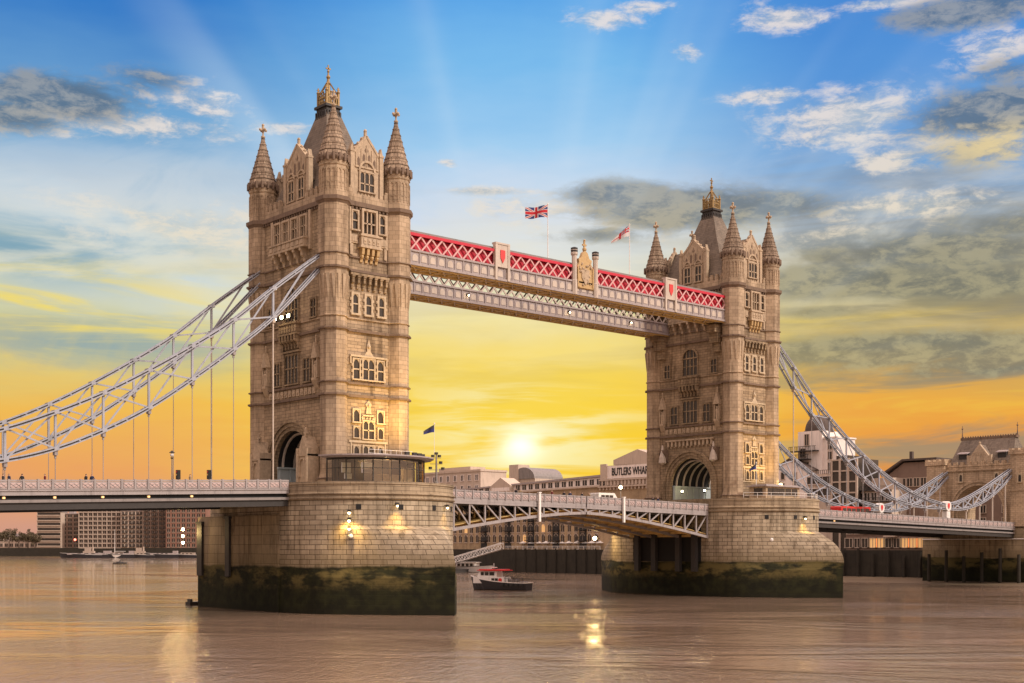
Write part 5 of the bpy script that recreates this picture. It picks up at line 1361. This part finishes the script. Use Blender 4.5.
X4=192; sh=thing('gabled_house','small white gabled house with dark roof at the foot of the domed building','building',(0,0,0))
u0,u1,F4=px_block(772,808,X4); zr=zx(790,460,X4); ze=zx(790,470,X4)
mb=MB(); mb.fprism(F4,[(u0,7.6),(u1,7.6),(u1,ze),((u0+u1)/2,zr),(u0,ze)],-8,0); mb.build('wall','render',sh)
mb=MB(); um=(u0+u1)/2
mb.fprism(F4,[(um,zr),(u1+.6,ze-.4),(u1+.6,ze),(um,zr+.5)],-8.3,.4); mb.fprism(F4,[(u0-.6,ze-.4),(um,zr),(um,zr+.5),(u0-.6,ze)],-8.3,.4); mb.build('roof','darkroof',sh)
for px,py in ((783,476),(795,476),(783,487),(795,487)):
    mb=MB(); win_geo(mb,F4,-yx(px,X4),zx(px,py,X4)-.9,1.1,1.8,head=False,fw=.14); mb.build('window',['render2','glass'],sh)
X5=191; gs=thing('glazed_building','block with a bronze glazed stair tower between pale columns, right of the domed building','building',(0,0,0))
u0,u1,F5=px_block(832,857,X5); zt_=zx(845,459,X5)
mb=MB(); mb.fbox(F5,u0,u1,7.6,zt_,-10,0); mb.fbox(F5,u0+1,u1-3,zt_,zt_+1.0,-8,-.5); mb.build('glazing','umber',gs)
mb=MB()
for k in range(4): u=u0+(u1-u0)*k/3; mb.fbox(F5,u-.28,u+.28,7.6,zt_+.2,-.1,.3)
for k in range(6): zz=zt_-.2-k*2.9; mb.fbox(F5,u0,u1,zz-.18,zz+.18,-.1,.25)
mb.build('frame_columns','render2',gs)
v0,v1=-yx(806,X5),-yx(832,X5); zt2=zx(820,474,X5)
mb=MB(); mb.fbox(F5,v0,v1,7.6,zt2,-9,-.5); mb.build('low_wing','render2',gs)
mb=MB(); mb.fbox(F5,v0,v1,zt2+1.0,zt2+1.1,-.7,-.6)
k=v0
while k<v1: mb.fbox(F5,k,k+.1,zt2,zt2+1.05,-.7,-.6); k+=.6
mb.build('railing','dark',gs)
for k in range(5):
    for zz in (zt2-2.6,zt2-5.8): u=v0+(v1-v0)*(k+.5)/5; mb=MB(); win_geo(mb,Fr((X5+.5,0,0),F5.u,F5.n),u,zz,1.5,1.9,head=False,fw=.14); mb.build('window',['render','glass'],gs)
X6=193; tb=thing('terraced_block','stepped pale block with long dark balconies between the glazed tower and dark roofed house','building',(0,0,0))
u0,u1,F6=px_block(857,892,X6); zt_=zx(870,478,X6)
mb=MB(); mb.fbox(F6,u0+.01,u1,7.6,zt_-3.2,-10,0); mb.fbox(F6,u0+3,u1-1,zt_-3.2,zt_,-10,-2.2); mb.build('wall','render2',tb)
for k in range(4):
    zz=zt_-3.2-k*2.9; mb=MB(); mb.fbox(F6,u0+.2,u1-.2,zz-.2,zz+.05,-.1,1.1); mb.fbox(F6,u0+.2,u1-.2,zz+.9,zz+1.0,1.0,1.1)
    q=u0+.3
    while q<u1-.3: mb.fbox(F6,q,q+.1,zz,zz+.95,1.0,1.08); q+=.6
    mb.build('balcony','dark',tb)
    for j in range(5): u=u0+(u1-u0)*(j+.5)/5; mb=MB(); win_geo(mb,F6,u,zz-2.7,1.6,2.0,lights=2,head=False,fw=.14); mb.build('window',['render','glass'],tb)
X7=200; hr=thing('dark_roofed_house','brown house under a broad dark gabled roof just left of the gatehouse','building',(0,0,0))
u0,u1,F7=px_block(886,938,X7); zr=zx(907,461,X7); ze=zx(888,474,X7)
mb=MB(); mb.fbox(F7,u0+1,u1,7.6,ze,-10,0); mb.fprism(F7,[(u0+1,ze),(u0+.35*(u1-u0),zr-.4),(u1,zr-.4),(u1,ze)],-9.9,-.1); mb.build('wall','brown',hr)
mb=MB(); q=u0+.35*(u1-u0); mb.fprism(F7,[(u0-1,ze-.5),(q,zr),(u1,zr),(u1,zr+.5),(q-.1,zr+.5),(u0-1.2,ze)],-10.5,.8); mb.fbox(F7,q+.3,q+1.1,zr+.4,zr+2.6,-3,-2.2); mb.build('roof','darkroof',hr)
for j in range(6):
    for zz in (ze-3.5,ze-7.0): u=u0+2+(u1-u0-3)*(j+.5)/6; mb=MB(); win_geo(mb,F7,u,zz,1.5,2.1,lights=2,head=False,fw=.15); mb.build('window',['render2','glass'],hr)
X8=188.4; rs=thing('riverside_shop','low quayside building with warmly lit shop windows under the right deck','building',(0,0,0))
u0,u1,F8=px_block(846,934,X8)
mb=MB(); mb.fbox(F8,u0,u1,7.6,14.4,-5,0); mb.build('wall','brown',rs); mb=MB(); mb.fbox(F8,u0-.4,u1+.4,14.4,14.8,-5.2,.7); mb.fbox(F8,u0+12,u1-10,10.9,11.3,0,1.6); mb.build('fascia_board','render2',rs)
for j in range(11):
    u=u0+(u1-u0)*(j+.5)/11; mb=MB(); win_geo(mb,F8,u,8.3,2.6,2.3,lights=2,head=False,fw=.16); mb.build('window',['render2','winlit' if j in (3,4,7,8,9) else 'glass'],rs)
    mb=MB(); win_geo(mb,F8,u,11.8,1.4,1.6,head=False,fw=.14); mb.build('upper_window',['render2','glass'],rs)

ab=thing('approach_building','dark brown terrace seen through the road arch of the gatehouse','building',(0,0,0))
F9=Fr((226,0,0),(0,-1,0),(-1,0,0)); mb=MB(); mb.fbox(F9,-62,-2,7.6,24.5,-12,0); mb.build('wall','brown',ab); mb=MB(); mb.fprism(F9,[(-62.5,24.5),(-1.5,24.5),(-4,27.0),(-60,27.0)],-12,.3); mb.build('roof','darkroof',ab)
for j in range(9):
    for zz in (14.2,17.6,21.0): mb=MB(); win_geo(mb,F9,-56+j*6.2,zz,1.5,2.0,lights=2,head=False,fw=.15); mb.build('window',['render2','glass'],ab)
# far left apartments across the river
def apt(px0,px1,ytop,d,label,kind,wallm,nx,nz,depth=16):
    p0=unpx(px0,HOR,d=d); w=(px1-px0)*d/FPX; h=CAMPOS.z+(HOR-ytop)*d/FPX-7.6
    o=thing('apartment_block',label,'apartment block',(p0.x,p0.y,7.6),-YAW,group='apartment blocks across the river')
    F=Fr((0,0,0),(1,0,0),(0,-1,0))
    mb=MB(); mb.box(0,w,0,depth,0,h); mb.build('wall',wallm,o)
    mb=MB(); mb.box(-.4,w+.4,-.4,depth,h,h+.7); mb.box(w*.35,w*.65,4,10,h+.7,h+3.2); mb.build('roof','mauve',o)
    if kind=='bands':
        for k in range(nz):
            zz=h*(k+.55)/nz-h/nz*.1; mb=MB(); mb.fbox(F,.5,w-.5,zz,zz+h/nz*.45,-.05,.05); mb.build('window_band','glass',o)
            mb=MB(); mb.fbox(F,0,w,zz-.9,zz-.3,-.05,1.1); mb.build('balcony','render3',o)
    else:
        for i in range(nx):
            for k in range(nz):
                u=w*(i+.5)/nx; zz=h*(k+.2)/nz; ww=w/nx*.62; hh=h/nz*.62
                mb=MB(); mb.fbox(F,u-ww/2,u+ww/2,zz,zz+hh,-.05,.06,1); mb.fbox(F,u-.12,u+.12,zz,zz+hh,.05,.12,0); mb.fbox(F,u-ww/2-.2,u+ww/2+.2,zz-.4,zz,-.05,.5,0); mb.build('window',['render3','glass'],o)
    if kind=='grid':
        mb=MB()
        for i in range(nx+1): u=w*i/nx; mb.fbox(F,u-.35,u+.35,0,h,-.05,.9)
        for k in range(nz+1): zz=h*k/nz; mb.fbox(F,0,w,zz-.35,zz+.35,-.05,.85)
        mb.build('facade_frame','render3',o)
    if kind=='balc':
        for i in range(0,nx,2):
            u=w*(i+1)/nx; mb=MB()
            for k in range(nz): zz=h*k/nz+1.2; mb.fbox(F,u-1.9,u+1.9,zz-.2,zz+.1,-.05,1.8); mb.fbox(F,u-1.9,u+1.9,zz+1.0,zz+1.15,1.65,1.8)
            mb.fbox(F,u-1.9,u-1.7,0,h,1.5,1.8); mb.fbox(F,u+1.7,u+1.9,0,h,1.5,1.8); mb.build('balcony_stack','dark',o)
    return o
apt(37,61,512,1130,'banded brown apartment block at the left end of the row across the river','bands','render2',1,7)
apt(61,79,514,1140,'plain brown block beside the banded one across the river','windows','brown',3,8)
apt(79,121,508,1125,'apartment block faced with a white grid of frames across the river','grid','brown',9,9)
apt(121,143,511,1120,'brown apartment block with dark balcony stacks next to the white grid','balc','render2',6,8)
apt(143,166,508,1115,'taller brown block with two dark balcony stacks left of the red brick one','balc','brown',6,9)
apt(166,206,503,1105,'red brick apartment block nearest the left pier, across the river','windows','redbrick',8,9)
low=apt(-12,40,537,1150,'long low pale house among the trees at the far left','windows','render2',10,2)

# trees on the far bank
M['bark']=plain('tree_bark',(.07,.05,.035),.9)
m,t,b=newmat('dark_foliage'); g=t.node('ShaderNodeTexCoord').outputs['Object']; nz_=t.noise(g,.8,3,.5); t.put(b.inputs['Base Color'],t.mix(nz_,(.05,.038,.022,1),(.12,.095,.045,1))); b.inputs['Roughness'].default_value=.8; M['leaf']=m
def tree(loc,h,w,seed,label):
    r=random.Random(seed); o=thing('bank_tree',label,'tree',loc,r.uniform(0,6),group='trees on the far bank')
    mb=MB(); mb.lathe(0,0,[(0,.5),(h*.35,.35),(h*.75,.12)],7)
    tips=[]
    for k in range(9):
        a=r.uniform(0,6.28); z0=h*r.uniform(.3,.6); q=Vector((w*.42*math.cos(a),w*.42*math.sin(a),z0+h*r.uniform(.15,.32))); mb.tube([(0,0,z0),q],.13,5); tips.append(q)
    mb.build('trunk','bark',o); mb=MB()
    cl=[(Vector((r.gauss(0,w*.22),r.gauss(0,w*.22),h*(.68+r.gauss(0,.13)))),w*r.uniform(.13,.22)) for _ in range(13)]+[(q,w*.17) for q in tips]
    for c,rad in cl:
        for _ in range(70):
            d=Vector((r.gauss(0,1),r.gauss(0,1),r.gauss(0,1))).normalized()*rad*r.uniform(.4,1.15); p=c+d; s=r.uniform(.25,.6)
            a=Vector((r.uniform(-1,1),r.uniform(-1,1),r.uniform(-1,1)))*s; e=Vector((r.uniform(-1,1),r.uniform(-1,1),r.uniform(-1,1)))*s
            mb.add([p-a,p+e,p+a,p-e],[(0,1,2,3)])
    mb.build('crown','leaf',o)
for k,(px,h,w,lab) in enumerate(((-3,15,13,'dark tree at the extreme left edge on the far bank'),(9,17,12,'tallest dark tree on the far bank at far left'),(19,13,11,'middle dark tree in the clump at far left'),(28,14,10,'dark tree right of the middle of the clump at far left'),(35,11,9,'small dark tree touching the banded brown block'),(212,13,10,'dark tree behind the left edge of the left pier'))):
    p=unpx(px,HOR,d=1085); tree((p.x,p.y,7.6),h,w,k+3,lab)
# red beacon
p=unpx(75,HOR,d=1060); o=thing('red_beacon','small red glowing beacon on the far bank left of the white grid block','beacon',(p.x,p.y,7.6)); mb=MB(); mb.lathe(0,0,[(0,.3),(6.2,.2)],8); mb.build('post','dark',o); mb=MB(); mb.ball((0,0,6.8),1.0,0,8); mb.build('lens','lampr',o)

# ================================================================== BOATS
M['hulldark']=plain('dark_boat_hull',(.03,.03,.035),.4,var=.2); M['hullwhite']=plain('white_boat_hull',(.70,.67,.62),.4,var=.1)
def hull_secs(L,Bm,H,sheer,n=14,taper_stern=.8):
    secs=[]
    for k in range(n+1):
        t_=k/n; x_=L*t_; wv=Bm/2*(1-(1-min(1,t_*2.4))**2.2) if t_<.42 else Bm/2*(1-(1-taper_stern)*((t_-.42)/.58)**2)
        wv=max(wv,.04); zt_=H+sheer*(1-t_)**2.2; fl=.5+.35*min(1,t_*2)
        secs.append([(x_+(.12*L*0 if k else 0),-wv,zt_),(x_+.6*(1-t_)*(1 if k<4 else 0),-wv*fl,.1),(x_+.8*(1-t_)*(1 if k<4 else 0),0,-.5),(x_+.6*(1-t_)*(1 if k<4 else 0),wv*fl,.1),(x_,wv,zt_)])
    return secs
def make_hull(o,L,Bm,H,sheer,mat,deckm='render2'):
    s=hull_secs(L,Bm,H,sheer); mb=MB(); mb.loft(s,0,cap=False,closed=False)
    mb.add(s[-1],[(0,1,2,3,4)],0)
    h=mb.build('hull',mat,o); mb=MB()
    for a,c in zip(s[:-1],s[1:]): mb.add([a[0],c[0],c[4],a[4]],[(0,1,2,3)])
    for v in mb.v: v.z-=.12
    mb.build('deck',deckm,o)
    mb=MB()
    for a,c in zip(s[:-1],s[1:]): mb.bar(a[0],c[0],.12,.16); mb.bar(a[4],c[4],.12,.16)
    mb.bar(s[-1][0],s[-1][4],.12,.16); mb.build('gunwale','white' if mat!='hullwhite' else 'dark',h)
    return h
pb=unpx(471,589.5,z=0); pe=unpx(529,590.5,z=0); ang=math.atan2(pe.y-pb.y,pe.x-pb.x)
L=(pe-pb).length
tg=thing('workboat','dark hulled workboat with white wheelhouse and red canopy in the gap between piers','boat',(pb.x,pb.y,0.02),ang)
make_hull(tg,L,4.0,1.45,1.25,'hulldark')
mb=MB(); mb.box(L*.10,L*.63,-1.5,1.5,1.3,2.55); mb.hexa([(L*.16,-1.35,2.55),(L*.5,-1.35,2.55),(L*.5,1.35,2.55),(L*.16,1.35,2.55),(L*.2,-1.2,3.7),(L*.5,-1.2,3.7),(L*.5,1.2,3.7),(L*.2,1.2,3.7)]); mb.build('wheelhouse','white',tg)
mb=MB(); mb.box(L*.17,L*.66,-1.6,1.6,3.75,3.9); mb.box(L*.2,L*.62,-1.4,1.4,3.9,4.05); mb.build('canopy','redpaint',tg)
for a_,c_,z0,z1,yy in ((.23,.28,2.85,3.5,-1.36),(.30,.36,2.85,3.5,-1.36),(.38,.46,2.85,3.5,-1.36),(.42,.47,1.6,2.3,-1.52),(.48,.53,1.6,2.3,-1.52)):
    mb=MB(); mb.box(L*a_,L*c_,yy-.03,yy+.06,z0,z1); mb.build('window','glass',tg)
for x_ in (.57,): mb=MB(); mb.fprism(Fr((L*x_,-1.52,1.95),(1,0,0),(0,-1,0)),arc(0,0,.38,0,360,14)[:-1]+[],0,.08); mb.build('lifebuoy','redpaint',tg)
mb=MB()
for x_ in (.66,.74,.82,.9): mb.tube([(L*x_,-1.6,1.4),(L*x_,-1.6,2.6),(L*(x_+.05),-1.5,2.6),(L*(x_+.05),-1.5,1.4)],.05,6)
mb.tube([(L*.05,0,2.5),(L*.12,-1.2,2.7),(L*.18,-1.5,2.5)],.04,6); mb.tube([(L*.64,-1.5,2.3),(L*.97,-1.5,2.0)],.04,6); mb.tube([(L*.64,1.5,2.3),(L*.97,1.5,2.0)],.04,6); mb.build('handrail','dark',tg)
mb=MB(); mb.lathe(L*.4,0,[(4.0,.08),(5.2,.05)],6); mb.box(L*.36,L*.44,-.5,.5,4.3,4.45); mb.build('radar_pole','white',tg)
mb=MB(); mb.box(L*.68,L*.8,-1.0,1.0,1.3,2.1); mb.box(L*.86,L*.95,-.8,.8,1.2,1.7); mb.build('engine_casing','steel2',tg)
for k in range(5):
    mb=MB(); x_=L*(.62+k*.08); 
    for j in range(12):
        pass
    mb.lathe(0,0,[(-.17,.2),(-.1,.36),(.1,.36),(.17,.2)],12)
    for v in mb.v: v.y,v.z=-1.95+v.z*.6,1.0+v.y
    for v in mb.v: v.x+=x_
    mb.build('tyre_fender','black',tg)
pm=unpx(493,572.5,z=0); wl=thing('moored_launch','white moored passenger launch half hidden behind the left pier','boat',(pm.x,pm.y,.02),ang+math.pi)
make_hull(wl,20,4.6,1.7,.7,'hullwhite'); mb=MB(); mb.box(6,18,-1.8,1.8,1.5,3.2); mb.box(5.5,18.5,-2,2,3.2,3.4); mb.build('cabin','white',wl)
for k in range(7): mb=MB(); mb.box(6.6+k*1.6,7.7+k*1.6,1.76,1.84,2.0,2.9); mb.build('window','glass',wl)
# gangway and pontoon
gw=thing('gangway','white lattice gangway sloping down to the pontoon beside the left pier','gangway',(0,0,0))
a=unpx(502,549,x=176); c=unpx(448,565,x=168)
mb=MB()
sd=(c-a).cross(Vector((0,0,1))).normalized()*1.1
for s_ in (-1,1):
    A=a+sd*s_; B_=c+sd*s_; up=Vector((0,0,2.0)); n=12
    mb.bar(A,B_,.16,.2); mb.bar(A+up,B_+up,.16,.2)
    for k in range(n):
        p0=A.lerp(B_,k/n); p1=A.lerp(B_,(k+1)/n); mb.bar(p0,p1+up,.08,.09); mb.bar(p0+up,p1,.08,.09); mb.bar(p0,p0+up,.08,.08)
mb.build('truss','white',gw); mb=MB(); mb.bar(a+Vector((0,0,.1)),c+Vector((0,0,.1)),2.1,.12); mb.build('walking_deck','steel2',gw)
po=thing('pontoon','dark floating pontoon at the foot of the white gangway','pontoon',(c.x-1,c.y+2,0),0)
mb=MB(); mb.box(-4,4,-9,9,-.4,1.1); mb.box(-4.1,4.1,-9.1,9.1,.9,1.15); mb.build('float','dark',po); mb=MB(); mb.box(-1.5,1.5,-3,3,1.15,3.4); mb.box(-1.8,1.8,-3.3,3.3,3.4,3.6); mb.build('shelter','redpaint',po)
for yy in (-9.4,0,9.4): mb=MB(); mb.lathe(-4.4,yy,[(-1,.35),(6.5,.35),(6.8,.1)],8); mb.build('guide_pile','dark',po)
# moored craft far left
def far_boat(px,L,label,kind):
    p=unpx(px,HOR,d=1005); 
    o=thing('moored_'+kind,label,'boat',(p.x,p.y,.02),-YAW,group='craft moored off the far bank')
    make_hull(o,L,6,2.6 if kind=='barge' else 2.2,1.2,'hulldark' if kind!='sailboat' else 'hullwhite','brown')
    mb=MB()
    if kind=='tugboat': mb.box(L*.25,L*.6,-2,2,2.2,5.2); mb.box(L*.3,L*.48,-1.6,1.6,5.2,7.8); mb.lathe(L*.55,0,[(5.2,.7),(8.6,.6)],8)
    elif kind=='barge': mb.box(L*.15,L*.85,-2.4,2.4,2.4,3.6); mb.box(L*.82,L*.95,-2,2,2.4,5.4)
    else: mb.box(L*.3,L*.75,-1.8,1.8,2.1,4.0)
    mb.build('cabin','render3' if kind!='barge' else 'mauve',o)
    if kind=='sailboat': mb=MB(); mb.lathe(L*.42,0,[(2,.25),(22,.12)],6); mb.tube([(L*.42,0,5),(L*.85,0,5)],.15,6); mb.build('mast','white',o)
    for k in range(3): mb=MB(); x_=L*(.34+.13*k); yq=-2.05 if kind=='tugboat' else (-1.85 if kind!='barge' else -2.45); mb.box(x_,x_+L*.07,yq,yq+.1,2.9,3.5); mb.build('window','glass',o)
far_boat(60,42,'long dark barge moored at the left end of the far craft','barge')
far_boat(76,24,'white tugboat with funnel moored off the banded brown block','tugboat')
far_boat(104,20,'white sailboat with a tall bare mast moored off the white grid block','sailboat')
far_boat(98,30,'dark barge moored under the mast of the sailboat','barge')
far_boat(128,22,'white tugboat moored right of the sailboat','tugboat')
far_boat(146,26,'long dark barge moored in front of the brown blocks','barge')
far_boat(172,24,'white cruiser moored in front of the red brick block','cruiser')
p=unpx(120,563.5,z=0); o=thing('mooring_buoy','dark flat mooring buoy alone on the water at left','buoy',(p.x,p.y,0),-YAW); mb=MB(); mb.lathe(0,0,[(-.4,1.6),(.5,1.9),(.9,1.6),(1.0,.3),(1.6,.25)],12); mb.box(-3.4,3.4,-.8,.8,-.2,.55); mb.build('float','dark',o)
o=thing('mooring_float','small dark timber raft tied beside the left pier','raft',tuple(unpx(194,566,d=186).xy)+(0,)); mb=MB(); mb.box(-1.6,.8,-1,1,-.3,5.4) if False else mb.box(-1,1,-.7,.7,-.3,.5); mb.box(-.8,-.5,-.5,.5,.5,.9); mb.build('float','dark',o)

# ================================================================== VEHICLES
def vehicle(name,label,cat,loc,rz,L,W,H,body,kind):
    o=thing(name,label,cat,loc,rz)
    F=Fr((0,-W/2,0),(1,0,0),(0,-1,0))
    if kind=='bus': P=[(-L/2,.35),(L/2,.35),(L/2,H*.5),(L/2-.2,H-.15),(L/2-.5,H),(-L/2+.2,H),(-L/2,H-.2)]
    elif kind=='van': P=[(-L/2,.35),(L/2,.35),(L/2,H*.48),(L/2-.9,H*.58),(L/2-1.7,H),(-L/2+.1,H),(-L/2,H-.2)]
    else: P=[(-L/2,.3),(L/2,.3),(L/2,.75),(L/2-1.2,.92),(L/2-2.0,H),(-L/2+.8,H),(-L/2+.1,.95)]
    mb=MB(); mb.fprism(F,P,-W,0); mb.build('body',body,o)
    zw0,zw1=(H*.52,H*.85) if kind!='car' else (.92,H-.1)
    n=6 if kind=='bus' else 3; a0=-L/2+(.5 if kind!='car' else 1.0); a1=L/2-(.7 if kind=='bus' else 2.0)
    for sd in (0,1):
        Fs=F if sd==0 else Fr((0,W/2,0),(-1,0,0),(0,1,0)); sg=1 if sd==0 else -1
        for k in range(n):
            q0=a0+(a1-a0)*(k+.06)/n; q1=a0+(a1-a0)*(k+.94)/n
            mb=MB(); mb.fbox(Fs,*sorted((sg*q0,sg*q1)),zw0,zw1,-.05,.02); mb.build('window','glass',o)
    mb=MB(); Fr_=Fr((L/2-(.0 if kind=='bus' else 1.3 if kind=='van' else 1.6),0,0),(0,1,0),(1,0,0))
    if kind=='bus': mb.fbox(Fr_,-W*.42,W*.42,zw0-.2,zw1,-.2,.02)
    else: mb.fbox(Fr_,-W*.42,W*.42,zw0+.1,zw1-.05,-.3,.08)
    mb.build('windscreen','glass',o)
    for xx in (-L/2+.2*L,L/2-.2*L):
        for s_ in (-1,1):
            mb=MB(); mb.lathe(0,0,[(-.11,.34),(.11,.34)],14)
            for v in mb.v: v.x,v.y,v.z=v.x+xx,s_*(W/2-.08)+v.z,v.y+.34
            mb.build('wheel','black',o)
    for s_ in (-1,1): mb=MB(); mb.box(L/2-.06,L/2+.02,s_*W*.36-.15,s_*W*.36+.15,.55,.78); mb.build('headlight','white',o)
    return o
p=unpx(851,508,y=-3.0); vehicle('city_bus','red bus crossing the right deck beyond the right pier','bus',(p.x,-3.0,deckR(p.x)+.03),math.atan(-.0205)*0,10.5,2.5,2.6,'redpaint','bus')
p=unpx(831,508,y=-3.0); vehicle('parked_car','red car following the bus next to the right pier','car',(p.x+.5,-3.0,deckR(p.x)+.03),0,4.3,1.8,1.5,'redpaint','car')
p=unpx(606,497,y=-2.8); vehicle('delivery_van','white van on the right bascule leaf near the street lamp','van',(p.x,-2.8,bz(p.x)+.03),0,5.4,2.0,2.35,'white','van')

# ================================================================== PEOPLE
def make_person(label,loc,rz,coat,trous,pose):
    me=bpy.data.meshes.new('person'); st_=pose
    V=[(0,0,.95),(0,0,1.18),(0,0,1.42),(0,.01,1.52),(0,.03,1.66),(.0,.03,1.74),
       (.10,0,.92),(.11,st_*.12,.50),(.11,st_*.14-.02,.09),(.11,st_*.14+.12,.05),
       (-.10,0,.92),(-.11,-st_*.10,.50),(-.11,-st_*.24,.10),(-.11,-st_*.24+.13,.05),
       (.19,0,1.40),(.25,-.04-st_*.06,1.12),(.24,.10-st_*.05,.90),(-.19,0,1.40),(-.25,-.03+st_*.08,1.12),(-.24,.10+st_*.12,.90)]
    E_=[(0,1),(1,2),(2,3),(3,4),(4,5),(0,6),(6,7),(7,8),(8,9),(0,10),(10,11),(11,12),(12,13),(2,14),(14,15),(15,16),(2,17),(17,18),(18,19)]
    rad=[.155,.145,.16,.065,.105,.085,.105,.075,.05,.045,.105,.075,.05,.045,.07,.055,.045,.07,.055,.045]
    me.from_pydata(V,E_,[]); o=bpy.data.objects.new('person',me); COL.objects.link(o)
    sk=o.modifiers.new('skin','SKIN'); sb_=o.modifiers.new('sub','SUBSURF'); sb_.levels=1; sb_.render_levels=1
    for i,v in enumerate(me.skin_vertices[0].data): v.radius=(rad[i],rad[i]*(.75 if i in(0,1,2) else 1)); v.use_root=(i==0)
    bpy.context.view_layer.update()
    m2=bpy.data.meshes.new_from_object(o.evaluated_get(bpy.context.evaluated_depsgraph_get())); bpy.data.objects.remove(o)
    m2.materials.clear()
    for k in (coat,trous,'skin','darkhair','black'): m2.materials.append(M[k])
    for p in m2.polygons:
        c=p.center; p.use_smooth=True
        p.material_index = 4 if c.z<.1 else 1 if c.z<.9 and abs(c.x)<.2 else 2 if c.z>1.5 or (c.z<.93 and abs(c.x)>.2) else 0
        if c.z>1.70 or (c.z>1.6 and c.y<0.0): p.material_index=3
    q=bpy.data.objects.new('person',m2); COL.objects.link(q); q.location=loc; q.rotation_euler=(0,0,rz)
    return thing('',label,'person',group='pedestrians on the bridge',obj=q)
M['darkhair']=plain('dark_hair',(.03,.02,.015),.7); M['coatdark']=plain('dark_coat',(.03,.03,.035),.8); M['coatblue']=plain('navy_coat',(.03,.04,.09),.8); M['coatred']=plain('maroon_coat',(.18,.03,.03),.8); M['coattan']=plain('tan_coat',(.30,.22,.13),.8); M['jeans']=plain('blue_jeans',(.06,.08,.14),.8)
PE=[(3,'L','coatdark','pedestrian in a dark coat at the left edge of the deck'),(9,'L','coatblue','pedestrian in a navy coat, second from the left edge of the deck'),(22,'L','coatdark','dark coated pedestrian walking alone on the left part of the deck'),(45,'L','coatred','maroon coated pedestrian alone on the left deck'),
 (86,'L','coatdark','dark coated pedestrian, left of the pair on the left deck'),(92,'L','coatblue','navy coated pedestrian, right of the pair on the left deck'),(190,'L','coattan','tan coated pedestrian between the two traffic lights'),
 (516,'B','coatdark','dark coated pedestrian left of the couple on the left bascule leaf'),(520,'B','coattan','tan coated pedestrian beside a dark one on the left bascule leaf'),(552,'B','coatred','maroon coated pedestrian near the middle of the bascules'),(564,'B','coatdark','dark coated pedestrian leaning at the middle of the bascules'),(570,'B','coatblue','navy coated pedestrian at the bascule joint'),(582,'B','coatdark','dark coated pedestrian just right of the bascule joint'),(589,'B','coattan','tan coated pedestrian left of the lit street lamp'),
 (653,'B','coatdark','dark coated pedestrian, left of the pair by the right tower'),(658,'B','coatblue','navy coated pedestrian, right of the pair by the right tower'),
 (870,'R','coatdark','dark coated pedestrian on the right deck after the bus')]
for k,(px,w_,ct,lab) in enumerate(PE):
    p=unpx(px,490,y=-8.0); zf=(deckL(p.x) if w_=='L' else bz(p.x) if w_=='B' else deckR(p.x))+.155
    make_person(lab,(p.x,-8.0,zf),(math.pi/2 if k%2 else -math.pi/2)+(.3*(k%3)),ct,'jeans' if k%3 else 'coatdark',(1,.6,-.9)[k%3])
for px,ct,lab in ((418,'coatdark','dark coated person standing at the right end of the pavilion'),(423,'coatred','maroon coated person at the right end of the pavilion')):
    p=unpx(px,486,y=-13.2); make_person(lab,(p.x,-13.2,16.62),-.4,ct,'jeans',.2)
